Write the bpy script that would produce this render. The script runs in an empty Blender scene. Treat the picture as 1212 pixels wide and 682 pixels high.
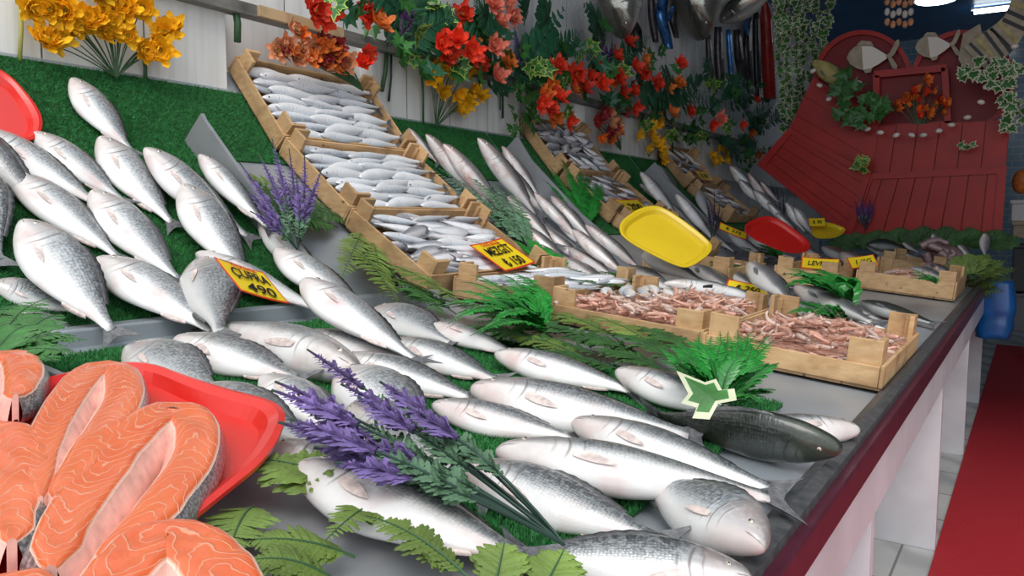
import bpy, bmesh, math, random
import numpy as np
from mathutils import Vector as V, Matrix, noise
C = bpy.context.scene.collection
rnd = random.Random(7)
PI = math.pi

# ------------------------------------------------------------------ camera
FPX = 900.0
PITCH = math.atan(79/900.); YAW = math.atan(617/900.*math.cos(PITCH))
CAM = V((0, 0, 1.05))
fh = V((-math.sin(YAW), math.cos(YAW), 0))
RT = V((math.cos(YAW), math.sin(YAW), 0))
FW = fh*math.cos(PITCH) + V((0, 0, -math.sin(PITCH)))
UP = fh*math.sin(PITCH) + V((0, 0, math.cos(PITCH)))
cd = bpy.data.cameras.new('camera'); cam = bpy.data.objects.new('camera', cd); C.objects.link(cam)
cd.sensor_width = 36; cd.lens = FPX/1212*36; cd.clip_start = .02; cd.clip_end = 60
cam.matrix_world = Matrix(((RT.x, UP.x, -FW.x, CAM.x), (RT.y, UP.y, -FW.y, CAM.y), (RT.z, UP.z, -FW.z, CAM.z), (0, 0, 0, 1)))
bpy.context.scene.camera = cam
def ray(px, py): return FW + RT*((px-606)/FPX) + UP*((341-py)/FPX)

# ------------------------------------------------------------------ the stall's two display surfaces
S1 = .1; FR = V((-.21, 0, .6975)); BD = V((-1.47, 0, .8235))
N1 = V((S1, 0, 1)).normalized(); D1 = V((-1, 0, S1)).normalized(); YA = V((0, 1, 0))
# the rear slope is a shallow bowl of three bends (x, z)
PRF = [(-1.47, .8235), (-1.785, 1.02), (-2.105, 1.27), (-2.36, 1.572)]
SEG = []; a_ = 0
for (x0, z0), (x1, z1) in zip(PRF, PRF[1:]):
    L_ = math.hypot(x1-x0, z1-z0); d_ = V((x1-x0, 0, z1-z0))/L_; SEG.append((a_, V((x0, 0, z0)), d_, V((d_.z, 0, -d_.x)), L_)); a_ += L_
LSL = 1.06; LALL = a_; WX = -2.37; WP = -2.30
N2 = SEG[1][3]; D2 = SEG[1][2]
def hit(px, py, p0, n):
    d = ray(px, py); return CAM + d*((p0-CAM).dot(n)/d.dot(n))
def S(px, py, off=0.0):
    """first point under a pixel at off metres above the display, and the normal there"""
    d = ray(px, py); best = None
    for p0, n in [(BD, N1)]+[(g[1], g[3]) for g in SEG]:
        t = (p0+n*off-CAM).dot(n)/d.dot(n)
        if t > 0 and (best is None or t < best[0]): best = (t, n)
    t, n = best; return CAM+d*t, n
def seg(a):
    for g in SEG:
        if a < g[0]+g[4]: return g
    return SEG[-1]
def wallp(px, py, out=0.0): return hit(px, py, V((WP+out, 0, 0)), V((1, 0, 0)))
def atY(px, py, Y): return hit(px, py, V((0, Y, 0)), V((0, 1, 0)))
def sl(a, y, h=0.0):                                         # rear-slope coordinates
    g = seg(a); return g[1]+g[2]*(a-g[0])+YA*y+g[3]*h
def tr(x, y, h=0.0): return V((x, y, FR.z + (FR.x-x)*S1)) + N1*h

# ------------------------------------------------------------------ materials
def mat(name, col=(.5, .5, .5), rough=.5, metal=0, spec=.5, coat=0, noise_amt=0, nscale=20, bump=0, bscale=60, sub=0, rnd_amt=0, trans=0):
    m = bpy.data.materials.new(name); m.use_nodes = True
    nt = m.node_tree; b = nt.nodes['Principled BSDF']
    b.inputs['Roughness'].default_value = rough; b.inputs['Metallic'].default_value = metal
    b.inputs['Specular IOR Level'].default_value = spec; b.inputs['Coat Weight'].default_value = coat
    b.inputs['Coat Roughness'].default_value = .15
    if sub: b.inputs['Subsurface Weight'].default_value = sub; b.inputs['Subsurface Radius'].default_value = (.01, .005, .003)
    c = (*col, 1); b.inputs['Base Color'].default_value = c
    m.diffuse_color = c
    last = None
    if noise_amt or rnd_amt:
        hs = nt.nodes.new('ShaderNodeHueSaturation'); hs.inputs['Color'].default_value = c
        v = None
        if noise_amt:
            n = nt.nodes.new('ShaderNodeTexNoise'); n.inputs['Scale'].default_value = nscale; n.inputs['Detail'].default_value = 4
            tc = nt.nodes.new('ShaderNodeTexCoord'); nt.links.new(tc.outputs['Object'], n.inputs['Vector'])
            mr = nt.nodes.new('ShaderNodeMapRange'); mr.inputs['From Min'].default_value = .3; mr.inputs['From Max'].default_value = .7
            mr.inputs['To Min'].default_value = 1-noise_amt; mr.inputs['To Max'].default_value = 1+noise_amt
            nt.links.new(n.outputs['Fac'], mr.inputs['Value']); v = mr.outputs[0]
        if rnd_amt:
            oi = nt.nodes.new('ShaderNodeObjectInfo'); mr = nt.nodes.new('ShaderNodeMapRange')
            mr.inputs['To Min'].default_value = 1-rnd_amt; mr.inputs['To Max'].default_value = 1+rnd_amt
            nt.links.new(oi.outputs['Random'], mr.inputs['Value'])
            if v:
                mu = nt.nodes.new('ShaderNodeMath'); mu.operation = 'MULTIPLY'; nt.links.new(v, mu.inputs[0]); nt.links.new(mr.outputs[0], mu.inputs[1]); v = mu.outputs[0]
            else: v = mr.outputs[0]
        nt.links.new(v, hs.inputs['Value']); nt.links.new(hs.outputs[0], b.inputs['Base Color'])
    if bump:
        n = nt.nodes.new('ShaderNodeTexNoise'); n.inputs['Scale'].default_value = bscale; n.inputs['Detail'].default_value = 3
        tc = nt.nodes.new('ShaderNodeTexCoord'); nt.links.new(tc.outputs['Object'], n.inputs['Vector'])
        bp = nt.nodes.new('ShaderNodeBump'); bp.inputs['Strength'].default_value = bump; bp.inputs['Distance'].default_value = .01
        nt.links.new(n.outputs['Fac'], bp.inputs['Height']); nt.links.new(bp.outputs[0], b.inputs['Normal'])
    return m
class NT:
    """small helper for node graphs"""
    def __init__(s, m): s.nt = m.node_tree; s.b = s.nt.nodes['Principled BSDF']
    def n(s, t, **k):
        x = s.nt.nodes.new(t)
        for a, b in k.items(): setattr(x, a, b)
        return x
    def l(s, a, b): s.nt.links.new(a, b)
    def math(s, op, a, b=None, clamp=False):
        x = s.n('ShaderNodeMath', operation=op); x.use_clamp = clamp
        for i, v in enumerate((a, b)):
            if v is None: continue
            if isinstance(v, (int, float)): x.inputs[i].default_value = v
            else: s.l(v, x.inputs[i])
        return x.outputs[0]
    def ramp(s, fac, stops, interp='LINEAR'):
        x = s.n('ShaderNodeValToRGB'); x.color_ramp.interpolation = interp; e = x.color_ramp.elements
        while len(e) < len(stops): e.new(.5)
        for i, (p, c) in enumerate(stops):
            e[i].position = p; e[i].color = (*c, 1) if len(c) == 3 else c
        s.l(fac, x.inputs[0]); return x.outputs[0]
    def mix(s, fac, a, b, mode='MIX'):
        x = s.n('ShaderNodeMix', data_type='RGBA', blend_type=mode)
        for v, k in ((fac, 0), (a, 6), (b, 7)):
            if isinstance(v, (int, float)): x.inputs[k].default_value = v
            elif isinstance(v, tuple): x.inputs[k].default_value = (*v, 1)
            else: s.l(v, x.inputs[k])
        return x.outputs[2]
    def noise(s, vec, scale, detail=3, rough=.5):
        x = s.n('ShaderNodeTexNoise'); x.inputs['Scale'].default_value = scale; x.inputs['Detail'].default_value = detail; x.inputs['Roughness'].default_value = rough
        if vec is not None: s.l(vec, x.inputs['Vector'])
        return x.outputs['Fac']

def fish_mat(name, back, side, belly, headtint=(.55, .42, .38), scales=1.0, lo=.42, hi=.78, rough=.3, blush=.5, su=46, sv=17, metal=.3):
    m = mat(name, side, rough=rough, metal=0, spec=.6, coat=.35)
    g = NT(m); uv = g.n('ShaderNodeUVMap'); sp = g.n('ShaderNodeSeparateXYZ'); g.l(uv.outputs[0], sp.inputs[0])
    u, v = sp.outputs[0], sp.outputs[1]
    oi = g.n('ShaderNodeObjectInfo'); tc = g.n('ShaderNodeTexCoord')
    loc = g.n('ShaderNodeVectorMath', operation='ADD'); g.l(tc.outputs['Object'], loc.inputs[0]); g.l(oi.outputs['Location'], loc.inputs[1])
    nz = g.noise(loc.outputs[0], 22, 4)
    v2 = g.math('ADD', v, g.math('MULTIPLY', g.math('SUBTRACT', nz, .5), .22))
    col = g.ramp(v2, [(0, belly), (lo, belly), ((lo+hi)/2, side), (hi, tuple(.5*a+.5*b for a, b in zip(back, side))), (1, back)])
    # scales: staggered rows from the uv map
    mp = g.n('ShaderNodeMapping'); mp.inputs['Scale'].default_value = (su, sv, 1); g.l(uv.outputs[0], mp.inputs[0])
    vo = g.n('ShaderNodeTexVoronoi'); vo.feature = 'F1'; vo.inputs['Scale'].default_value = 1; vo.inputs['Randomness'].default_value = .45; g.l(mp.outputs[0], vo.inputs['Vector'])
    bodyf = g.ramp(u, [(.24, (0, 0, 0)), (.3, (1, 1, 1))])
    vf = g.ramp(v, [(.25, (.15, .15, .15)), (.6, (1, 1, 1))])
    sc = g.math('MULTIPLY', g.math('MULTIPLY', vo.outputs['Distance'], bodyf), vf)
    dk = g.ramp(g.math('MULTIPLY', sc, scales), [(.2, (1, 1, 1)), (.75, (.42, .43, .45))])
    col = g.mix(1.0, col, dk, 'MULTIPLY')
    fine = g.noise(loc.outputs[0], 160, 2)
    col = g.mix(g.math('MULTIPLY', g.math('MULTIPLY', g.ramp(fine, [(.48, (0, 0, 0)), (.6, (1, 1, 1))]), vf), .35), col, tuple(min(.75, x*1.45) for x in side))
    # blush
    bl = g.math('MULTIPLY', g.ramp(g.noise(loc.outputs[0], 13, 2), [(.52, (0, 0, 0)), (.72, (1, 1, 1))]), blush)
    bl = g.math('MULTIPLY', bl, g.ramp(v, [(.3, (1, 1, 1)), (.6, (0, 0, 0))]))
    col = g.mix(bl, col, (.62, .3, .27))
    # head markings: gill line, mouth line
    gu = g.math('ABSOLUTE', g.math('SUBTRACT', u, g.math('ADD', .215, g.math('MULTIPLY', g.math('SUBTRACT', 1.0, g.math('POWER', g.math('MULTIPLY', g.math('SUBTRACT', v, .45), 2.4), 2)), .035))))
    gl = g.math('MULTIPLY', g.ramp(gu, [(0, (1, 1, 1)), (.007, (.0, .0, .0))]), g.ramp(v, [(.12, (0, 0, 0)), (.3, (1, 1, 1)), (.75, (1, 1, 1)), (.85, (0, 0, 0))]))
    gu2 = g.math('ABSOLUTE', g.math('SUBTRACT', gu, .05)); gl = g.math('MAXIMUM', gl, g.math('MULTIPLY', g.ramp(gu2, [(0, (.5, .5, .5)), (.008, (0, 0, 0))]), g.ramp(v, [(.2, (0, 0, 0)), (.3, (1, 1, 1)), (.6, (1, 1, 1)), (.75, (0, 0, 0))])))
    col = g.mix(g.math('MULTIPLY', gl, .75), col, tuple(x*.35 for x in headtint))
    mo = g.math('ABSOLUTE', g.math('SUBTRACT', v, .40)); ml = g.math('MULTIPLY', g.ramp(mo, [(.01, (1, 1, 1)), (.035, (0, 0, 0))]), g.ramp(u, [(.055, (1, 1, 1)), (.075, (0, 0, 0))]))
    col = g.mix(g.math('MULTIPLY', ml, .8), col, (.06, .04, .04))
    hd = g.math('MULTIPLY', g.ramp(u, [(.17, (1, 1, 1)), (.26, (0, 0, 0))]), g.math('MULTIPLY', g.noise(loc.outputs[0], 40, 3), .75))
    col = g.mix(hd, col, headtint)
    hs = g.n('ShaderNodeHueSaturation'); g.l(col, hs.inputs['Color'])
    mr = g.n('ShaderNodeMapRange'); mr.inputs['To Min'].default_value = .88; mr.inputs['To Max'].default_value = 1.06; g.l(oi.outputs['Random'], mr.inputs['Value']); g.l(mr.outputs[0], hs.inputs['Value'])
    g.l(hs.outputs[0], g.b.inputs['Base Color'])
    g.l(g.math('ADD', g.math('MULTIPLY', g.ramp(v, [(.3, (0, 0, 0)), (.55, (1, 1, 1))]), metal), .0), g.b.inputs['Metallic'])
    bp = g.n('ShaderNodeBump'); bp.inputs['Strength'].default_value = .5; bp.inputs['Distance'].default_value = .0016
    hgt = g.math('SUBTRACT', g.math('MULTIPLY', g.noise(loc.outputs[0], 60, 3), .5), g.math('ADD', g.math('MULTIPLY', sc, 1.0), g.math('MULTIPLY', g.math('ADD', gl, ml), 1.5)))
    g.l(hgt, bp.inputs['Height']); g.l(bp.outputs[0], g.b.inputs['Normal'])
    return m

M = {}
M['bream'] = fish_mat('bream_skin', (.14, .15, .16), (.5, .52, .53), (.84, .82, .8), scales=.9, lo=.4, hi=.82)
M['greybream'] = fish_mat('dark_bream_skin', (.18, .19, .19), (.42, .44, .45), (.66, .65, .63), scales=1.1, lo=.2, hi=.7, blush=.2)
M['bass'] = fish_mat('bass_skin', (.07, .08, .085), (.4, .41, .41), (.85, .83, .81), scales=1.0, lo=.42, hi=.72, su=66, sv=20)
M['darkbass'] = fish_mat('dark_bass_skin', (.018, .022, .018), (.05, .055, .045), (.5, .5, .48), headtint=(.06, .07, .045), scales=.25, lo=.12, hi=.34, blush=.1, su=66, sv=20, metal=.05)
M['mullet'] = fish_mat('mullet_skin', (.08, .075, .08), (.42, .38, .37), (.8, .76, .74), headtint=(.5, .33, .3), scales=.5, lo=.42, hi=.66, blush=.8)
M['greyfish'] = fish_mat('grey_fish_skin', (.07, .075, .08), (.24, .24, .24), (.6, .58, .56), scales=.6, lo=.3, hi=.6, blush=.2)
M['small'] = fish_mat('small_fish_skin', (.32, .36, .42), (.78, .82, .87), (.95, .96, .98), headtint=(.62, .6, .6), scales=.15, lo=.55, hi=.92, rough=.3, blush=.08, metal=.12)
M['smalldark'] = fish_mat('dark_small_fish_skin', (.12, .13, .16), (.55, .56, .62), (.86, .85, .87), headtint=(.45, .36, .36), scales=.3, lo=.42, hi=.75, rough=.28, blush=.3, metal=.2)
M['fin'] = mat('fin', (.14, .14, .145), .4, noise_amt=.35, nscale=90, bump=.3, bscale=150)
M['finpale'] = mat('pale_fin', (.66, .54, .5), .35, noise_amt=.3, nscale=90)
M['iris'] = mat('iris', (.55, .5, .4), .15, metal=.5, coat=1)
M['pupil'] = mat('pupil', (.01, .01, .012), .08, coat=1)
M['steel'] = mat('brushed_steel', (.4, .44, .48), .36, metal=.4, noise_amt=.1, nscale=6, bump=.05, bscale=300)
M['steelw'] = mat('steel_partition', (.36, .37, .39), .45, metal=.35, noise_amt=.1, nscale=9)
M['turf'] = mat('turf_backing', (.014, .09, .022), .9, noise_amt=.3, nscale=150)
M['blade'] = mat('turf_blade', (.035, .23, .055), .7, noise_amt=.45, nscale=55)
M['wood'] = mat('crate_wood', (.6, .4, .2), .65)
def woodify(m, a, b, knots=True):
    g = NT(m); tc = g.n('ShaderNodeTexCoord'); oi = g.n('ShaderNodeObjectInfo')
    add = g.n('ShaderNodeVectorMath', operation='ADD'); g.l(tc.outputs['Object'], add.inputs[0]); g.l(oi.outputs['Location'], add.inputs[1])
    mp = g.n('ShaderNodeMapping'); mp.inputs['Scale'].default_value = (18, 3, 60); g.l(add.outputs[0], mp.inputs[0])
    n1 = g.noise(mp.outputs[0], 1.5, 4); n2 = g.noise(add.outputs[0], 9, 3); n3 = g.noise(add.outputs[0], 34, 3)
    col = g.mix(n1, a, b)
    col = g.mix(g.ramp(n2, [(.5, (0, 0, 0)), (.75, (.75, .75, .75))]), col, tuple(x*.42 for x in a))
    if knots: col = g.mix(g.ramp(n3, [(.68, (0, 0, 0)), (.74, (.85, .85, .85))]), col, (.07, .035, .015))
    mr = g.n('ShaderNodeMapRange'); mr.inputs['To Min'].default_value = .75; mr.inputs['To Max'].default_value = 1.15; g.l(oi.outputs['Random'], mr.inputs['Value'])
    hs = g.n('ShaderNodeHueSaturation'); g.l(col, hs.inputs['Color']); g.l(mr.outputs[0], hs.inputs['Value']); g.l(hs.outputs[0], g.b.inputs['Base Color'])
    bp = g.n('ShaderNodeBump'); bp.inputs['Strength'].default_value = .3; bp.inputs['Distance'].default_value = .003; g.l(n1, bp.inputs['Height']); g.l(bp.outputs[0], g.b.inputs['Normal'])
woodify(M['wood'], (.4, .2, .075), (.72, .5, .27))
M['rail'] = mat('weathered_rail', (.3, .28, .25), .6); woodify(M['rail'], (.12, .115, .105), (.25, .24, .22), False)
M['railwood'] = mat('pale_batten', (.5, .36, .2), .6); woodify(M['railwood'], (.45, .3, .15), (.62, .47, .28))
M['redp'] = mat('red_plastic', (.72, .02, .012), .35, coat=.3, noise_amt=.06, nscale=5)
M['yelp'] = mat('yellow_plastic', (.72, .5, .015), .38, coat=.2, noise_amt=.05, nscale=5)
M['tagy'] = mat('tag_yellow', (.9, .66, .02), .35)
M['tagr'] = mat('tag_red', (.7, .05, .02), .35)
M['ink'] = mat('marker_ink', (.012, .012, .01), .5)
M['redwood'] = mat('red_paint', (.36, .011, .009), .42, spec=.3, coat=.06, noise_amt=.18, nscale=4, bump=.08, bscale=30)
M['reddark'] = mat('red_paint_dark', (.2, .009, .012), .45, spec=.3, noise_amt=.18, nscale=4)
M['marble'] = mat('white_marble', (.7, .69, .72), .28, noise_amt=.14, nscale=5)
M['marblef'] = mat('floor_marble', (.5, .5, .48), .25)
M['maroon'] = mat('maroon_edge', (.085, .016, .03), .35, coat=.1, noise_amt=.2, nscale=40)
M['rim'] = mat('grey_rubber_rim', (.07, .072, .075), .45, noise_amt=.3, nscale=60, bump=.3)
M['white'] = mat('white_paint', (.78, .77, .76), .5, noise_amt=.06, nscale=8)
M['shell'] = mat('shell', (.75, .68, .6), .4, rnd_amt=.1)
M['green'] = mat('leaf_green', (.04, .16, .03), .45, noise_amt=.35, nscale=30, rnd_amt=.25)
M['dgreen'] = mat('palm_green', (.02, .1, .045), .45, noise_amt=.3, nscale=30, rnd_amt=.2)
M['fern'] = mat('plastic_fern', (.022, .23, .03), .35, coat=.2, noise_amt=.35, nscale=25, rnd_amt=.15)
M['nfern'] = mat('real_fern', (.13, .2, .035), .6, noise_amt=.4, nscale=20, rnd_amt=.2)
M['dfern'] = mat('dark_fern', (.035, .11, .022), .6, noise_amt=.4, nscale=20, rnd_amt=.2)
M['pfern'] = mat('dusty_fern', (.1, .2, .11), .6, noise_amt=.4, nscale=20, rnd_amt=.2)
M['stem'] = mat('stem', (.04, .1, .04), .5)
M['stemd'] = mat('dark_stem', (.02, .05, .035), .5)
M['stemy'] = mat('yellow_stem', (.42, .4, .1), .5)
M['lav'] = mat('lavender_flower', (.15, .1, .27), .7, noise_amt=.4, nscale=40, rnd_amt=.15)
M['lavd'] = mat('dark_purple_flower', (.1, .03, .14), .7, noise_amt=.4, nscale=40)
M['yel'] = mat('yellow_petal', (.95, .53, .01), .6, noise_amt=.15, nscale=30, rnd_amt=.15)
M['ora'] = mat('orange_petal', (.8, .2, .03), .6, noise_amt=.3, nscale=30, rnd_amt=.2)
M['red'] = mat('red_petal', (.75, .045, .015), .6, noise_amt=.35, nscale=30, rnd_amt=.25)
M['crim'] = mat('crimson_petal', (.3, .02, .025), .6, noise_amt=.3, nscale=30, rnd_amt=.2)
M['cor'] = mat('coral_petal', (.85, .22, .14), .6, noise_amt=.2, nscale=30, rnd_amt=.15)
M['peach'] = mat('peach_petal', (.75, .33, .16), .6, noise_amt=.3, nscale=30, rnd_amt=.15)
M['core'] = mat('flower_centre', (.35, .3, .03), .7)
M['ivyedge'] = mat('cream_leaf_edge', (.6, .62, .42), .5, noise_amt=.15)
M['lime'] = mat('lime_leaf_edge', (.4, .55, .1), .5, noise_amt=.2)
M['bluebag'] = mat('blue_bag', (.012, .13, .42), .3, coat=.3, noise_amt=.25, nscale=12)
M['plast'] = mat('white_plastic', (.62, .62, .62), .4)
M['grey'] = mat('grey_box', (.16, .17, .18), .6, noise_amt=.15, nscale=6)
M['darkgrey'] = mat('dark_grey', (.05, .055, .06), .6, noise_amt=.2, nscale=6)
M['mesh'] = mat('black_mat', (.015, .015, .017), .5)
M['octo'] = mat('octopus_skin', (.32, .2, .2), .3, coat=.5, noise_amt=.4, nscale=30, bump=.4, bscale=60)
M['shrimp'] = mat('shrimp_shell', (.66, .36, .27), .32, coat=.3, noise_amt=.3, nscale=70, rnd_amt=.22, sub=.1)
M['shrimpw'] = mat('pale_shrimp_shell', (.7, .52, .44), .3, coat=.3, noise_amt=.3, nscale=70, rnd_amt=.2)
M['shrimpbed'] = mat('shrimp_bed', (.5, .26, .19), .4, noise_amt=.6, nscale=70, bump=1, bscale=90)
M['chrome'] = mat('polished_steel', (.5, .5, .48), .16, metal=.95, noise_amt=.2, nscale=10)
M['bluefoil'] = mat('blue_foil', (.08, .25, .6), .25, metal=.6, noise_amt=.5, nscale=25)
M['ribbon'] = mat('dark_ribbon', (.06, .05, .055), .3, metal=.3, noise_amt=.5, nscale=20, rnd_amt=.3)
M['tan'] = mat('tan_wood', (.38, .31, .22), .6, noise_amt=.2)
M['tanfish'] = mat('tan_fish', (.42, .34, .12), .5, noise_amt=.3)
M['black'] = mat('black_stripe', (.012, .012, .012), .5)
M['net'] = mat('net_string', (.5, .5, .5), .7)
M['rust'] = mat('red_tube', (.55, .03, .02), .3, coat=.4, noise_amt=.2)
def carpet_mat():
    m = mat('red_carpet', (.3, .008, .016), .8); g = NT(m); tc = g.n('ShaderNodeTexCoord')
    w = g.n('ShaderNodeTexWave'); w.bands_direction = 'Y'; w.inputs['Scale'].default_value = 26; g.l(tc.outputs['Object'], w.inputs['Vector'])
    g.l(g.mix(w.outputs['Fac'], (.36, .006, .014), (.5, .014, .026)), g.b.inputs['Base Color'])
    bp = g.n('ShaderNodeBump'); bp.inputs['Strength'].default_value = .6; bp.inputs['Distance'].default_value = .004; g.l(w.outputs['Fac'], bp.inputs['Height']); g.l(bp.outputs[0], g.b.inputs['Normal'])
    return m
M['carpet'] = carpet_mat()
def marble_floor():
    g = NT(M['marblef']); tc = g.n('ShaderNodeTexCoord'); w = g.n('ShaderNodeTexWave'); w.bands_direction = 'DIAGONAL'
    w.inputs['Scale'].default_value = 1.6; w.inputs['Distortion'].default_value = 7; w.inputs['Detail'].default_value = 3; g.l(tc.outputs['Object'], w.inputs['Vector'])
    br = g.n('ShaderNodeTexBrick'); br.inputs['Scale'].default_value = 1.0; br.inputs['Brick Width'].default_value = .6; br.inputs['Row Height'].default_value = .3; br.inputs['Mortar Size'].default_value = .004
    br.inputs['Color1'].default_value = (1, 1, 1, 1); br.inputs['Color2'].default_value = (.9, .9, .9, 1); br.inputs['Mortar'].default_value = (.35, .35, .35, 1); g.l(tc.outputs['Object'], br.inputs['Vector'])
    c = g.ramp(w.outputs['Fac'], [(0, (.36, .37, .36)), (.3, (.5, .51, .5)), (1, (.58, .58, .56))])
    g.l(g.mix(1.0, c, br.outputs['Color'], 'MULTIPLY'), g.b.inputs['Base Color'])
marble_floor()
def wall_boards():
    m = mat('white_wall_boards', (.7, .69, .66), .5); g = NT(m); tc = g.n('ShaderNodeTexCoord'); sp = g.n('ShaderNodeSeparateXYZ'); g.l(tc.outputs['Object'], sp.inputs[0])
    mp = g.n('ShaderNodeMapping'); mp.inputs['Scale'].default_value = (6, 26, 1.2); g.l(tc.outputs['Object'], mp.inputs[0])
    n = g.noise(mp.outputs[0], 1.0, 4); f = g.math('FRACT', g.math('DIVIDE', sp.outputs[1], .3))
    seam = g.ramp(g.math('ABSOLUTE', g.math('SUBTRACT', f, .5)), [(0, (1, 1, 1)), (.012, (0, 0, 0))])
    c = g.ramp(n, [(.25, (.66, .645, .62)), (.5, (.8, .79, .77)), (.75, (.86, .855, .84))])
    g.l(g.mix(seam, c, (.16, .15, .13)), g.b.inputs['Base Color'])
    bp = g.n('ShaderNodeBump'); bp.invert = True; bp.inputs['Distance'].default_value = .004; g.l(seam, bp.inputs['Height']); g.l(bp.outputs[0], g.b.inputs['Normal'])
    return m
M['wall'] = wall_boards()
def tile_wall():
    m = mat('blue_tiles', (.1, .2, .3), .18); g = NT(m); tc = g.n('ShaderNodeTexCoord')
    mp = g.n('ShaderNodeMapping'); mp.inputs['Rotation'].default_value = (PI/2, 0, 0); g.l(tc.outputs['Object'], mp.inputs[0])
    br = g.n('ShaderNodeTexBrick'); br.inputs['Scale'].default_value = 1; br.inputs['Brick Width'].default_value = .16; br.inputs['Row Height'].default_value = .08; br.inputs['Mortar Size'].default_value = .005
    br.inputs['Color1'].default_value = (.09, .19, .3, 1); br.inputs['Color2'].default_value = (.15, .25, .34, 1); br.inputs['Mortar'].default_value = (.3, .32, .33, 1); g.l(mp.outputs[0], br.inputs['Vector'])
    g.l(br.outputs['Color'], g.b.inputs['Base Color']); return m
M['tiles'] = tile_wall()
M['ceil'] = mat('blue_ceiling', (.03, .12, .3), .35, noise_amt=.2, nscale=3)
def emis(name, col, s):
    m = bpy.data.materials.new(name); m.use_nodes = True; b = m.node_tree.nodes['Principled BSDF']
    b.inputs['Emission Color'].default_value = (*col, 1); b.inputs['Emission Strength'].default_value = s; return m
M['lamp'] = emis('lamp_glow', (.85, .95, 1), 9)
def salmon():
    m = mat('salmon_flesh', (.9, .25, .08), .3, coat=.4, sub=.12); g = NT(m); uv = g.n('ShaderNodeUVMap'); sp = g.n('ShaderNodeSeparateXYZ'); g.l(uv.outputs[0], sp.inputs[0])
    u, v = sp.outputs[0], sp.outputs[1]; tc = g.n('ShaderNodeTexCoord'); nz = g.noise(tc.outputs['Object'], 22, 3)
    av = g.math('ABSOLUTE', g.math('SUBTRACT', v, .5))
    # v in 0..1 across the flap, u counts centimetres along the arc; muscle bands are nested chevrons
    ph = g.math('ADD', g.math('ADD', g.math('MULTIPLY', u, .5), g.math('MULTIPLY', g.math('POWER', g.math('MULTIPLY', av, 2.0), 1.4), 2.0)), g.math('MULTIPLY', nz, 4.5))
    st = g.math('ABSOLUTE', g.math('SUBTRACT', g.math('FRACT', ph), .5))
    line = g.ramp(st, [(0, (1, 1, 1)), (.03, (.7, .7, .7)), (.1, (0, 0, 0))])
    base = g.mix(nz, (.68, .085, .02), (.85, .2, .06))
    c = g.mix(g.math('MULTIPLY', line, .62), base, (.93, .52, .34))
    edge = g.ramp(av, [(.44, (0, 0, 0)), (.485, (1, 1, 1))]); c = g.mix(g.math('MULTIPLY', edge, .85), c, (.9, .7, .58))
    mid = g.math('MULTIPLY', g.ramp(av, [(.0, (1, 1, 1)), (.03, (0, 0, 0))]), .0)
    g.l(c, g.b.inputs['Base Color'])
    bp = g.n('ShaderNodeBump'); bp.inputs['Strength'].default_value = .4; bp.inputs['Distance'].default_value = .002; g.l(g.math('ADD', line, g.noise(tc.outputs['Object'], 120, 2)), bp.inputs['Height']); g.l(bp.outputs[0], g.b.inputs['Normal'])
    return m
M['salmon'] = salmon()
M['membrane'] = mat('salmon_belly_membrane', (.86, .5, .42), .35, coat=.3, noise_amt=.2, nscale=60)
def sskin():
    m = mat('salmon_skin', (.45, .45, .46), .3, metal=.35, coat=.3); g = NT(m); tc = g.n('ShaderNodeTexCoord')
    vo = g.n('ShaderNodeTexVoronoi'); vo.inputs['Scale'].default_value = 300; g.l(tc.outputs['Object'], vo.inputs['Vector'])
    n = g.noise(tc.outputs['Object'], 45, 3)
    c = g.ramp(vo.outputs['Distance'], [(.2, (.62, .62, .62)), (.7, (.18, .17, .17))]); g.l(g.mix(g.math('MULTIPLY', n, .5), c, (.2, .16, .16)), g.b.inputs['Base Color']); return m
M['sskin'] = sskin()

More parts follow.
